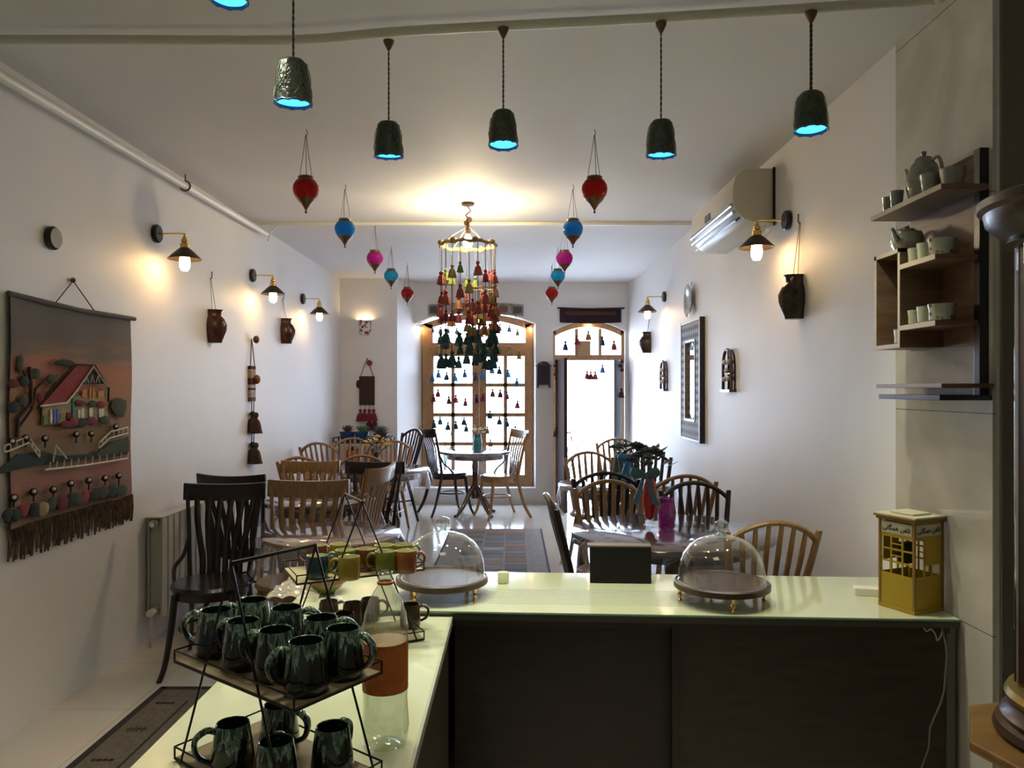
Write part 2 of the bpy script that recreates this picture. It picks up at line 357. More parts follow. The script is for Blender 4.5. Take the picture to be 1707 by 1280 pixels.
def chair_bow(name, label, m):           # bow-back chair with stick spindles
    t = thing(name, label, 'chair')
    MB().lathe([(0,.43),(.16,.43),(.20,.437),(.212,.452),(.20,.47),(.16,.462),(0,.455)], 28, wob=lambda a, z: .04*math.cos(4*a)).build('seat', m, t)
    for sx in (-1, 1):
        MB().tube([(sx*.13,.12,.44),(sx*.155,.155,.25),(sx*.19,.20,0)], [.019,.018,.013], 10).build('leg', m, t)
        MB().tube([(sx*.13,-.12,.44),(sx*.155,-.165,.25),(sx*.185,-.22,0)], [.019,.018,.013], 10).build('leg', m, t)
        MB().tube([(sx*.142,-.155,.44),(sx*.165,-.19,.60),(sx*.195,-.235,.78),(sx*.212,-.262,.895),(sx*.214,-.265,.90)], [.017,.017,.0165,.016,.012], 10).build('back_post', m, t)
        MB().tube([(sx*.15,.15,.22),(sx*.15,-.16,.22)], .009, 8).build('stretcher', m, t)
    MB().tube([(-.15,0,.22),(.15,0,.22)], .009, 8).build('cross_stretcher', m, t)
    arc = [(-.205+.41*i/14, -.252-.045*(1-((i-7)/7)**2), .858+.092*(1-((i-7)/7)**2)**.85) for i in range(15)]
    MB().tube(arc, .0145, 10, flat=(1.2,.9)).build('bow_rail', m, t)
    for i in range(6):
        u = (i-2.5)/2.5; xt = u*.148; j = (xt+.205)/.41*14; k = min(13, int(j)); f = j-k
        zt = arc[k][2]*(1-f)+arc[k+1][2]*f; yt = arc[k][1]*(1-f)+arc[k+1][1]*f
        xb = u*.105
        MB().tube([(xb,-.165,.45),(xb*1.12,-.20,.60),(xt*.93,-.255,.80),(xt,yt,zt)], [.009,.011,.012,.009], 8, flat=(1.15,.75), up=(0,1,0)).build('spindle', m, t)
    return t
HB = {'S': 1.0, 'B': .962}
masters = {}
def chair(kind, colr, px, ytop, Y, face, label, group, s=None):
    h = HB[kind]; need = (1.5-(ytop-HZ)*Y/F)/h
    s = s or max(.93, min(1.08, need))
    th = math.radians(face)
    bx = (px-VX)*Y/F
    ox, oy = -math.sin(th)*.28*s, math.cos(th)*.28*s
    loc = (bx+ox, Y+oy, 0)
    key = (kind, colr)
    if key not in masters:
        f = chair_slat if kind == 'S' else chair_bow
        o = f('cafe_chair' if kind == 'S' else 'bow_back_chair', label, tan if colr == 't' else dark)
        masters[key] = o; o['group'] = group; o.location = loc; o.rotation_euler = (0,0,th); o.scale = (s,)*3
    else:
        dup(masters[key], loc, th, label, group, s)
GS, GB = 'cafe chairs with slatted backs', 'bow back chairs around the tables'
chair('S','d', 376, 805, 4.42, 185, 'dark brown slatted chair facing the camera beside the radiator', GS, .962)
chair('S','d', 385, 801, 4.90, -6, 'dark brown slatted chair hidden behind the dark chair beside the radiator', GS, .96)
chair('S','t', 515, 806, 4.42, 180, 'honey wood slatted chair right behind the front left round table', GS, .98)
chair('S','t', 518, 767, 5.88, 178, 'honey wood slatted chair behind the second left table, next to a dark one', GS)
chair('S','d', 626, 768, 5.80, 176, 'dark brown slatted chair with wide top board behind the second left table', GS)
chair('S','t', 636, 788, 5.05, 78, 'honey wood slatted chair turned sideways at the right of the second left table', GS, 1.0)
chair('S','d', 711, 713, 9.15, -62, 'dark slatted chair facing right at the left of the window table', GS)
chair('S','t', 868, 715, 9.15, 116, 'honey wood slatted chair facing left at the right of the window table', GS)
chair('B','t', 500, 760, 6.30, -12, 'honey wood bow back chair at the left wall, nearest the slatted pair', GB)
chair('B','t', 531, 736, 7.50, -16, 'honey wood bow back chair against the left wall behind the third table', GB, 1.02)
chair('B','t', 588, 729, 8.60, 180, 'honey wood bow back chair in front of the plant stand', GB)
chair('B','t', 657, 734, 8.35, 172, 'honey wood bow back chair between plant stand and dark twin chair', GB)
chair('B','t', 604, 757, 6.62, 0, 'honey wood bow back chair whose arch shows over the dark slatted top board', GB)
chair('B','d', 690, 714, 8.90, 128, 'dark bow back chair turned sideways left of the window frame', GB)
chair('B','t', 1029, 730, 8.15, 176, 'honey wood bow back chair farthest back, standing in front of the door light', GB)
chair('B','t', 981, 752, 6.75, 186, 'honey wood bow back chair before the open door, behind the second right table', GB)
chair('B','d', 1068, 743, 7.25, 178, 'dark bow back chair on the right, farther of two overlapping dark ones', GB)
chair('B','d', 1076, 751, 6.62, 172, 'dark bow back chair on the right, nearer of two overlapping dark ones', GB)
chair('B','d', 1010, 785, 5.02, -4, 'dark bow back chair just behind the honey chair at the front right table', GB)
chair('B','t', 1015, 797, 4.72, 178, 'honey wood bow back chair behind the front right table, left of the vases', GB, .98)
chair('B','t', 1143, 790, 5.02, 4, 'honey wood bow back chair mostly hidden behind the dark chair right of the vases', GB)
chair('B','d', 1157, 797, 4.68, 182, 'dark bow back chair behind the front right table, right of the vases', GB, .975)
chair('B','d', 916, 822, 3.98, -88, 'dark bow back chair seen edge on at the left of the front right table', GB, 1.0)
chair('B','t', 1291, 868, 3.36, 3, 'honey wood bow back chair pushed against the counter near the right wall', GB, .965)

def table(px, py, Y, r, m, label, clabel, ztop=.76, feet=True, cover=True):
    X = (px-VX)*Y/F
    t = thing('round_table', label, 'table', (X, Y, 0), random.random()*0+.4, 'round cafe tables')
    MB().lathe([(0,ztop-.03),(r-.01,ztop-.03),(r,ztop-.022),(r,ztop-.004),(r-.006,ztop),(0,ztop)], 48).build('tabletop', m, t)
    MB().lathe([(r*.78,ztop-.09),(r*.80,ztop-.09),(r*.80,ztop-.03),(r*.78,ztop-.03),(r*.78,ztop-.09)], 40).build('apron', m, t)
    MB().lathe([(0,.20),(.05,.20),(.06,.26),(.035,.30),(.03,.45),(.04,.58),(.03,.66),(.10,.72),(.10,ztop-.03),(0,ztop-.03)], 20).build('pedestal', m, t)
    for k in range(4):
        a = k*PI/2+.35; c, s = math.cos(a), math.sin(a)
        q = min(1, r/.45); MB().tube([(c*.03*q,s*.03*q,.34),(c*.09*q,s*.09*q,.27),(c*.2*q,s*.2*q,.11),(c*.29*q,s*.29*q,.022),(c*.33*q,s*.33*q,.018)], [.028,.028,.024,.02,.018], 10).build('foot', m, t)
    if cover:
        ph = random.random()*6
        o = MB().lathe([(0,ztop+.003),(r*.5,ztop+.003),(r,ztop+.004),(r+.008,ztop-.004)], 48).build('clear_table_cover', clear_cover)
        bm = bmesh.new(); bm.from_mesh(o.data)
        o2 = MB(); nn = 96; zs = [ztop-.004, ztop-.05, ztop-.12, ztop-.20]
        R = []
        for j, z in enumerate(zs):
            amp = (0,.012,.028,.04)[j]
            R.append([o2.bm.verts.new(((r+.008+amp*(.4+math.sin(9*a+ph)+.5*math.sin(17*a)))*math.cos(a), (r+.008+amp*(.4+math.sin(9*a+ph)+.5*math.sin(17*a)))*math.sin(a), z+(0 if j < 3 else .025*math.sin(4*a+ph)))) for a in [2*PI*k/nn for k in range(nn)]])
        for A, B in zip(R, R[1:]):
            for k in range(nn): o2.bm.faces.new((A[k], A[(k+1) % nn], B[(k+1) % nn], B[k]))
        bm.free(); o2.lathe([(0,ztop+.003),(r*.5,ztop+.003),(r,ztop+.004),(r+.008,ztop-.004)], 96)
        bmesh.ops.remove_doubles(o2.bm, verts=o2.bm.verts[:], dist=.0005)
        bpy.data.objects.remove(o)
        q = o2.build('clear_table_cover', clear_cover, ang=80); q.location = (X, Y, 0)
        tag(q, clabel, 'tablecloth', 'clear plastic table covers')
    return t
tabm = mat('table_top_brown', (.075,.04,.032), .16, var=.35, vscale=6, vstretch=(1,6,1), coat=.5)
tabt = mat('table_top_walnut', (.21,.12,.07), .2, var=.3, vscale=6, vstretch=(1,6,1), coat=.4)
table(554, 888, 3.95, .345, tabt, 'small brown round table at the front left by the counter', 'clear plastic cover on the front left round table')
table(530, 832, 5.20, .375, tabm, 'dark round table, second from the front on the left', 'clear plastic cover on the second left table')
table(632, 776, 7.15, .46, tabm, 'large dark round table, third from the front on the left', 'clear plastic cover on the third left table')
table(792, 748, 9.15, .42, tabm, 'round pedestal table standing before the arched window', 'clear plastic cover on the window table')
table(1026, 812, 6.00, .44, tabm, 'dark round table near the open door, half hidden by chairs', 'clear plastic cover on the table near the open door')
table(1120, 892, 4.02, .525, tabm, 'large glossy round table at the front right behind the counter', 'clear plastic cover on the large front right table')
# ================================================================== LAMPS
def sconce():
    t = thing('wall_lamp', '', 'lamp')            # arm points along local +X, wall at x = 0
    MB().lathe([(0,0),(.05,0),(.055,.006),(.055,.02),(.048,.028),(0,.028)], 28, M=Matrix.Rotation(PI/2, 4, 'Y')).build('wall_plate', blackpl, t)
    MB().tube([(.02,0,0),(.165,0,0),(.178,0,-.006),(.18,0,-.02)], .0055, 8).build('arm', brass, t)
    MB().lathe([(0,-.018),(.012,-.018),(.013,-.03),(.02,-.036),(.02,-.05),(.015,-.054),(.026,-.06),(.026,-.088),(.02,-.092),(0,-.092)], 20, c=(.18,0,0)).build('socket', brass, t)
    sh = MB().lathe([(.022,-.082),(.045,-.10),(.098,-.152),(.098,-.155),(.044,-.104),(.02,-.086),(.022,-.082)], 36, c=(.18,0,0)).build('lamp_shade', mat('dark_bronze_shade', (.05,.035,.025), .4, metal=.6), t)
    MB().lathe([(0,-.225),(.018,-.222),(.028,-.205),(.031,-.17),(.026,-.135),(.016,-.10),(.014,-.088),(0,-.086)], 20, c=(.18,0,0)).build('bulb', bulbmat('amber_bulb', (1,.62,.25), 48), t)
    return t
s0 = sconce(); GL = 'cone shaded wall lamps'
lamps = [((XL, 4.64, 2.435), 0, 'lit cone shade wall lamp on the left wall, nearest the camera'),
         ((XL, 6.35, 2.435), 0, 'lit cone shade wall lamp, middle one of the three on the left wall'),
         ((XL, 7.87, 2.42), 0, 'lit cone shade wall lamp, farthest of the three on the left wall'),
         ((XR, 4.29, 2.44), PI, 'lit cone shade wall lamp on the right wall beside the air conditioner'),
         ((XR, 7.77, 2.43), PI, 'lit cone shade wall lamp on the right wall, far one near the door')]
for i, (loc, rz, lb) in enumerate(lamps):
    if i == 0: s0.location = loc; s0['label'] = lb; s0['group'] = GL
    else: dup(s0, loc, rz, lb, GL)
tag(MB().lathe([(0,0),(.05,0),(.055,.006),(.055,.02),(.046,.03),(0,.03)], 28, M=Matrix.Rotation(PI/2, 4, 'Y'), c=(XL,3.59,2.203)).build('blanking_plate', blackpl), 'round black blanking plate on the left wall above the tapestry', 'wall plate')

# floral pot sconce on the back wall
t = thing('flower_pot_sconce', 'small white half-pot wall light painted with red flowers, glowing upward', 'lamp', (-1.848, 9.6, 2.27))
potm = mat('painted_flowers', (.75,.72,.70), .3); nt = potm.node_tree; b_ = nt.nodes['Principled BSDF']
tc = T(nt, 'ShaderNodeTexCoord'); vo = T(nt, 'ShaderNodeTexVoronoi'); vo.inputs['Scale'].default_value = 26; nt.links.new(tc.outputs['Object'], vo.inputs['Vector'])
r1 = T(nt, 'ShaderNodeValToRGB'); r1.color_ramp.interpolation = 'CONSTANT'; r1.color_ramp.elements[0].color = (.35,.02,.03,1); r1.color_ramp.elements[1].position = .42; r1.color_ramp.elements[1].color = (.05,.16,.10,1)
e_ = r1.color_ramp.elements.new(.5); e_.color = (.75,.72,.7,1); nt.links.new(vo.outputs['Distance'], r1.inputs[0]); nt.links.new(r1.outputs[0], b_.inputs['Base Color'])
MB().lathe([(.045,-.10),(.06,-.09),(.075,-.03),(.075,.06),(.083,.075),(.083,.085),(.07,.08),(.062,.0),(.05,-.085),(0,-.09)], 24).build('pot', potm, t)
MB().sph((0,-.03,.05), .022, 12).build('bulb', bulbmat('sconce_bulb', (1,.75,.4), 130), t)

# ---- glass lanterns on chains
def lantern_glass(name, col):
    m = bpy.data.materials.new(name); m.use_nodes = True; nt = m.node_tree; nt.nodes.clear()
    o = T(nt, 'ShaderNodeOutputMaterial'); tr = T(nt, 'ShaderNodeBsdfTransparent'); tr.inputs[0].default_value = (*col, 1)
    tl = T(nt, 'ShaderNodeBsdfTranslucent'); tl.inputs[0].default_value = (*[min(1, c*1.1) for c in col], 1)
    df = T(nt, 'ShaderNodeBsdfPrincipled'); df.inputs['Base Color'].default_value = (*[c*.8 for c in col], 1); df.inputs['Roughness'].default_value = .08
    a = T(nt, 'ShaderNodeMixShader'); a.inputs[0].default_value = .6; b = T(nt, 'ShaderNodeMixShader'); b.inputs[0].default_value = .45
    nt.links.new(tr.outputs[0], a.inputs[1]); nt.links.new(tl.outputs[0], a.inputs[2]); nt.links.new(a.outputs[0], b.inputs[1]); nt.links.new(df.outputs[0], b.inputs[2]); nt.links.new(b.outputs[0], o.inputs[0])
    return m
lg = {'red': lantern_glass('red_glass', (.55,.015,.02)), 'blue': lantern_glass('blue_glass', (.01,.33,.75)), 'magenta': lantern_glass('magenta_glass', (.62,.02,.42)), 'sky blue': lantern_glass('sky_glass', (.03,.50,.72))}
def lantern(col, X, Y, zc, lb, ch=True):
    t = thing('glass_lantern', lb, 'lantern', (X, Y, zc), random.random(), 'coloured glass lanterns on chains')
    MB().lathe([(.036,.052),(.052,.045),(.066,.022),(.069,0),(.062,-.028),(.046,-.052),(.03,-.066)], 28).build('glass_globe', lg[col], t)
    MB().lathe([(.03,.046),(.046,.044),(.047,.05),(.04,.056),(.042,.066),(.036,.07),(.03,.07),(.03,.046)], 28).build('rim', antique, t)
    MB().lathe([(0,-.128),(.006,-.125),(.007,-.118),(.003,-.114),(.005,-.108),(.024,-.078),(.048,-.054),(.05,-.048),(.044,-.046),(0,-.06)], 20).build('finial', antique, t)
    top = CE-zc
    hook = min(top, .17+.13*0+.17)
    for k in range(3):
        a = k*2*PI/3+.4; MB().tube([(.038*math.cos(a), .038*math.sin(a), .066), (.018*math.cos(a), .018*math.sin(a), .18), (.002*math.cos(a), .002*math.sin(a), hook-.03)], .0017, 5).build('chain', antique, t)
    MB().tube([(0,0,hook-.035),(.008,0,hook-.022),(.004,0,hook-.008),(0,0,top)], .002, 5).build('hook', antique, t)
rows = [('red', 4.09, 316), ('blue', 5.2, 382), ('magenta', 6.38, 431), ('sky blue', 7.43, 460), ('red', 8.42, 489)]
lx = [510, 575, 625, 652, 679]; rx = [991, 955, 941, 930, 920]
words = ['nearest the camera', 'second from the camera', 'third from the camera', 'fourth from the camera', 'farthest back']
for i, (c_, Y, py) in enumerate(rows):
    for side, px in (('left', lx[i]), ('right', rx[i])):
        p = at(px, py, Y); lantern(c_, p.x, Y, p.z, f'{c_} glass lantern in the {side} row, {words[i]}')

# ---- bell shaped hanging shades
bellm = mat('patterned_green_ceramic', (.035,.05,.028), .35, col2=(.004,.022,.022), vscale=28, bump=.6, bscale=80)
bell_in = mat('turquoise_glaze', (.05,.55,.7), .2)
netm = mat('net_wrap', (.12,.11,.05), .8)
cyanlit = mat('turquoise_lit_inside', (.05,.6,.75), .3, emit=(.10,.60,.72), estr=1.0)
def bell(px, pyb, Y, wpx, tiltd, lb, ztop, thick=.002):
    p = at(px, pyb, Y); s = wpx*Y/F/.115
    t = thing('pendant_lamp', lb, 'pendant lamp', (p.x, Y, p.z), 0, 'dark green bell shades hanging from the pipe', scale=s)
    Mx = Matrix.Rotation(math.radians(tiltd), 4, 'X')
    MB().lathe([(0,.135),(.032,.133),(.042,.122),(.050,.08),(.0555,.02),(.0575,.0),(.0545,.0)], 32, wob=lambda a, z: .012*math.sin(7*a)).xf(Mx).build('shade', bellm, t)
    MB().lathe([(.0545,.0),(.0535,.003),(.051,.008)], 32, wob=lambda a, z: .012*math.sin(7*a)).xf(Mx).build('inner_rim', mat('blue_inner_glaze', (.02,.12,.4), .2), t)
    MB().lathe([(.051,.008),(.047,.018),(.03,.022),(0,.022)], 32, wob=lambda a, z: .012*math.sin(7*a)).xf(Mx).build('glowing_inside', cyanlit, t)
    MB().tube([(.0562*math.cos(a), .0562*math.sin(a), .002+.003*math.sin(9*a)) for a in [i*PI/18 for i in range(36)]], .0028, 6, closed=True).xf(Mx).build('rim', mat('blue_rim', (.03,.08,.3), .3), t)
    mb = MB()
    for k in range(5):
        a = k*2*PI/5+.5
        mb.tube([(.057*math.cos(a+da)*f, .057*math.sin(a+da)*f, z) for da, f, z in ((-.5,1.01,.015),(-.15,.98,.045),(.2,.93,.075),(.1,.85,.105),(-.3,.76,.124))], .0012, 4)
        mb.tube([(.057*math.cos(a-da)*f, .057*math.sin(a-da)*f, z) for da, f, z in ((-.5,1.01,.02),(-.15,.98,.05),(.2,.93,.08),(.1,.85,.11))], .0012, 4)
    mb.xf(Mx).build('string_net', netm, t)
    sl = bpy.data.lights.new('bell_lamp_light', 'SPOT'); sl.energy = 24; sl.color = (1, .95, .72); sl.spot_size = math.radians(100); sl.spot_blend = .9; sl.shadow_soft_size = .03
    so = bpy.data.objects.new('bell_lamp_light', sl); so.location = (0,0,-.004); C.objects.link(so); so.parent = t
    L = (ztop-p.z)/s; pts = []; pts2 = []
    for i in range(60):
        z = .133+(L-.133)*i/59; pts.append((.0022*math.cos(i*.9), .0022*math.sin(i*.9), z)); pts2.append((-.0022*math.cos(i*.9), -.0022*math.sin(i*.9), z))
    mb = MB().tube(pts, thick, 5).tube(pts2, thick, 5)
    mb.build('twisted_cord', twine, t)
    MB().lathe([(0,L-.045),(.006,L-.04),(.02,L-.012),(.022,L-.003),(0,L-.003)], 14).build('ceiling_hook', antique, t)
bell(489, 174, 2.38, 62, 4, 'dark green bell shade, lowest and nearest one above the left aisle', CE)
bell(382, 2, 2.30, 62, 0, 'bell shade at the top edge, only its blue rim in view', CE)
bell(648, 262, 2.90, 49, 6, 'dark green bell shade, second from the left on the pipe', 2.815)
bell(839, 243, 2.81, 50, -3, 'dark green bell shade hanging in the middle, right above the chandelier', 2.82)
bell(1102, 260, 2.77, 50, 3, 'dark green bell shade, second from the right on the pipe', 2.82)
bell(1352, 218, 2.70, 55, -2, 'dark green bell shade at the far right, on a thick knotted cord', 2.825, .0035)

# ---- tassel chandelier
cx, cy = at(780, 400, 5.71).x, 5.71
t = thing('tassel_chandelier', 'chandelier of hanging red, gold and teal tassels around a bright bulb', 'chandelier', (cx, cy, 0))
zr = 2.565
MB().lathe([(0,CE),(.05,CE),(.045,CE-.02),(.012,CE-.03),(0,CE-.03)], 20).tube([(0,0,CE-.03),(.02,0,CE-.06),(-.015,0,CE-.09),(0,0,CE-.11)], .005, 6).build('ceiling_rose', antique, t)
MB().cyl((0,0,CE-.12), (0,0,2.70), .012, n=10).sph((.01,0,2.755), .022, 10).sph((-.012,0,2.73), .02, 10).build('stem', antique, t)
MB().cyl((0,0,2.70), (0,0,2.645), .019, n=16).build('socket', antique, t)
MB().lathe([(0,2.545),(.022,2.55),(.034,2.575),(.034,2.60),(.018,2.635),(.014,2.648),(0,2.65)], 20).build('bulb', bulbmat('chandelier_bulb', (1,.80,.48), 430), t)
ringm = mat('wrapped_gold_ring', (.40,.26,.08), .5, var=.6, vscale=60, metal=.3)
MB().tube([(.205*math.cos(a), .205*math.sin(a), zr+.006*math.sin(10*a)) for a in [i*PI/24 for i in range(48)]], [.010+.005*abs(math.sin(i*1.3)) for i in range(48)], 8, closed=True).build('ring', ringm, t)
MB().tube([(.10+.11*math.cos(a), .02+.11*math.sin(a), 2.245+.004*math.sin(8*a)) for a in [i*PI/16 for i in range(32)]], .006, 6, closed=True).build('inner_ring', ringm, t)
for k in range(4):
    a = k*PI/2+.62; MB().tube([(.205*math.cos(a), .205*math.sin(a), zr+.01), (.1*math.cos(a), .1*math.sin(a), zr+.08), (.012*math.cos(a), .012*math.sin(a), 2.70)], .004, 6).build('suspension_cord', rope, t)
for k in range(8):
    a = k*PI/4+.3; MB().sph((.205*math.cos(a), .205*math.sin(a), zr+.012), .024, 8, (1,1,.8)).build('ring_bundle', ringm, t)
tasc = {n: mat('tassel_'+n, c, .85, var=.4, vscale=90, vstretch=(1,1,.1)) for n, c in {
    'red': (.22,.03,.02), 'crimson': (.20,.012,.03), 'orange': (.26,.10,.03), 'gold': (.26,.19,.05), 'green': (.12,.16,.03), 'teal': (.004,.045,.06), 'pink': (.26,.06,.06), 'purple': (.10,.01,.03), 'navy': (.02,.05,.12), 'blue': (.03,.18,.42), 'grey': (.2,.19,.22)}.items()}
def tassel(mb, p, s=1., n=10):
    x, y, z = p
    mb.sph((x, y, z+.012*s), .012*s, 8)
    mb.lathe([(0,.008*s),(.008*s,.004*s),(.007*s,-.002*s),(.015*s,-.012*s),(.020*s,-.028*s),(.023*s,-.046*s),(.027*s,-.060*s),(.016*s,-.052*s),(0,-.03*s)], 14, c=p, wob=lambda a, zz: .16*math.sin(5*a+x*90)+.10*math.sin(9*a+y*70) if zz < -.01*s else 0)
    return mb
rnd = random.Random(11)
lev = [('green','gold','green','red','pink','crimson'), ('red','orange','crimson','pink','red','gold'), ('orange','crimson','gold','purple','red','orange'), ('teal',)*6, ('teal',)*6]
for k in range(28):
    inner = k >= 20
    if inner: a = (k-20)*PI/4+.2; X_, Y_ = .10+.11*math.cos(a), .02+.11*math.sin(a); z0 = 2.245
    else: a = k*PI/10+.1; X_, Y_ = .203*math.cos(a), .203*math.sin(a); z0 = zr
    zb = rnd.uniform(1.70, 1.86) if not inner else rnd.uniform(1.78, 1.95)
    st = MB().tube([(X_,Y_,z0), (X_+.002,Y_,(z0+zb)/2), (X_,Y_,zb)], .0028, 5).build('tassel_strand', twine, t)
    zs = [rnd.uniform(2.33,2.42), rnd.uniform(2.18,2.26), rnd.uniform(2.03,2.12), rnd.uniform(1.88,1.93), zb] if not inner else [rnd.uniform(2.08,2.14), rnd.uniform(1.95,2.0), zb]
    for j, z in enumerate(zs):
        if not inner and (j == (k % 3) or (j == 3 and k % 2)) and j < 4: continue
        L = lev[j if not inner else (1, 2, 4)[j]]
        tassel(MB(), (X_, Y_, z), rnd.uniform(.95, 1.3)).build('tassel', tasc[rnd.choice(L)], st)

# ---- tiny warm spots in the arches
for k, (x, y, z, lb) in enumerate(((-1.20,10.12,2.30,'tiny warm spot light in the left shoulder of the window arch'),(.235,10.12,2.30,'tiny warm spot light in the right shoulder of the window arch'),(.99,10.06,2.345,'tiny warm spot light under the top of the door arch'))):
    t_ = thing('arch_spot', lb, 'lamp', (x, y, z), 0, 'tiny warm spots in the arches')
    MB().lathe([(0,0),(.02,0),(.022,.008),(.018,.022),(0,.024)], 16).build('housing', brass, t_)
    MB().sph((0,0,-.004), .014, 10).build('bulb', bulbmat('tiny_warm_bulb', (1,.66,.28), 160), t_)
# ---- felt bell garlands over window and door
def garland(lb, col, Y, pts, s, wire=True):
    P0 = at(*pts[0], Y); t = thing('bell_garland', lb, 'garland', tuple(P0), 0, 'garlands strung across the window')
    ps = [at(px, py, Y)-P0 for px, py in pts]
    if wire:
        MB().tube([Vector((-.05,0,.05))]+[Vector((p.x, p.y, p.z+.045)) for p in ps]+[Vector((ps[-1].x+.05,0,.06))], .0012, 4).build('string', mat('pale_string', (.5,.5,.5), .8), t)
    for i, p in enumerate(ps):
        c = col if isinstance(col, str) else col[i % len(col)]
        mb = tassel(MB(), (p.x, p.y, p.z+.005), s, 8).tube([(p.x,p.y,p.z+.02), (p.x,p.y,p.z+.046)], .0015, 4)
        mb.build('felt_bell', tasc[c], t)
def z7(L): return [(680+x/3.6575, 480+y/3.6575) for x, y in L]
garland('garland of small grey bells across the arched top of the window', 'grey', 10.15, z7([(150,245),(198,250),(245,250),(298,255),(410,238),(480,245),(560,235),(618,240),(668,262)]), 1.08)
garland('garland of gold bells along the wooden rail below the window arch', 'gold', 10.15, z7([(145,378),(185,368),(290,372),(345,368),(400,385),(560,365),(622,375),(678,402)]), 1.22)
garland('garland of blue bells across the top row of window panes', ['blue','blue','navy'], 10.15, z7([(150,538),(186,514),(236,528),(288,535),(346,512),(408,530),(455,522),(512,487),(557,493),(610,512),(664,563)]), 1.31)
garland('garland of red bells across the second row of window panes', ['crimson','red','purple'], 10.15, z7([(157,662),(184,632),(250,675),(292,668),(350,687),(416,665),(460,656),(516,630),(563,634),(603,645),(668,700)]), 1.31)
garland('garland of teal bells across the third row of window panes', 'teal', 10.15, z7([(160,820),(196,800),(244,832),(292,827),(342,802),(355,842),(500,762),(558,800),(603,812),(655,857)]), 1.31)
garland('garland of few orange bells across the bottom row of window panes', 'orange', 10.15, z7([(485,858),(503,935)]), 1.2)
def z3(L): return [(860+x/5.69, 430+y/5.69) for x, y in L]
garland('five small tassels hanging in the arched glass above the door', ['navy','crimson','orange','teal','red'], 10.08, z3([(470,815),(580,760),(687,718),(820,770),(930,810)]), 1.5)
garland('three pink tassels and a blue one hanging in the doorway light', ['red','red','pink','blue'], 10.02, z3([(675,1095),(710,1100),(752,1100),(822,1035)]), 1.35)
for px, lb in ((927,'dark string of red pompoms and tassels on the left door post'),(1036,'dark string of pompoms and tassels on the right door post')):
    p = at(px, 600, 9.96 if px > 1000 else 9.93); t = thing('pompom_string', lb, 'garland', tuple(p)); 
    MB().tube([(0,0,.02),(0,0,-.9 if px < 1000 else -.4)], .004, 5).build('cord', twine, t)
    for j, c in enumerate(['teal','crimson','purple','red','crimson'] if px < 1000 else ['crimson','navy','crimson']):
        MB().sph((.008*(-1)**j,0,-.02-.055*j), .026, 9).build('pompom', tasc[c], t)
    tassel(MB(), (0,0,-.9 if px < 1000 else -.4), 1.5).build('tassel', tasc['purple'], t)

# ---- things on the back wall
banm = mat('grey_patchwork', (.22,.20,.19), .9, col2=(.38,.36,.33), vscale=18)
p = at(793, 514, 10.0); t = thing('patchwork_banner', 'long grey patchwork textile strip pinned above the arched window', 'wall hanging', (p.x, 9.985, p.z), 0)
MB().grid(lambda u, v: Vector((-.62+1.24*u, -.012-.006*math.sin(u*40), (.075-.15*v)-.03*(2*u-1)**2+.0)), 50, 4).build('cloth', banm, t)
for k in range(7): MB().box((-.54+.18*k, -.024, -.03*((-.54+.18*k)/.62)**2), (.11,.004,.09)).build('patch', mat('patch', [(.12,.10,.10),(.42,.40,.37),(.25,.12,.10)][k % 3], .9, var=.3, vscale=40), t, smooth=False)
for k in range(5): MB().tube([(-.52+.26*k,-.018,-.09),(-.52+.26*k,-.018,-.15)], .003, 4).build('tie', twine, t)
p = at(984, 525, 10.0); t = thing('rug_strip', 'narrow dark woven rug strip hanging above the door', 'wall hanging', (p.x, 9.985, p.z))
rugd = mat('dark_woven', (.035,.012,.014), .95, col2=(.012,.008,.016), vscale=30, vstretch=(1,1,6))
MB().grid(lambda u, v: Vector((-.40+.80*u, -.014-.005*math.sin(u*30), .09-.19*v-.012*math.sin(u*PI))), 40, 5).build('cloth', rugd, t)
MB().grid(lambda u, v: Vector((-.33+.66*u, -.024, .045-.05*v)), 6, 2).build('woven_band', mat('rust_band', (.10,.035,.02), .95, var=.5, vscale=60), t)
MB().tube([(-.43,-.02,.088),(-.1,-.024,.074),(.2,-.024,.078),(.44,-.02,.085)], .012, 6).build('rolled_edge', rugd, t)
p = at(906, 622, 10.0)
t = thing('arched_plaque', 'small dark wooden arched key holder between window and door', 'plaque', (p.x, 10.0, p.z))
MB().prism([(x*.085,-.03,z) for x, z in [(-1,-.15),(1,-.15),(1,.09)]+[(math.cos(a), .09+.065*math.sin(a)) for a in [i*PI/8 for i in range(1,8)]]+[(-1,.09)]], (0,.03,0)).build('board', mat('key_holder_wood', (.04,.02,.02), .6, col2=(.02,.02,.06), vscale=14), t, smooth=False, bev=.003)
MB().box((0,-.035,.095), (.21,.03,.012)).build('shelf_strip', dark, t, smooth=False)
for s in (-1,1): MB().box((s*.075,-.02,-.165), (.02,.03,.05)).build('foot', dark, t, smooth=False)

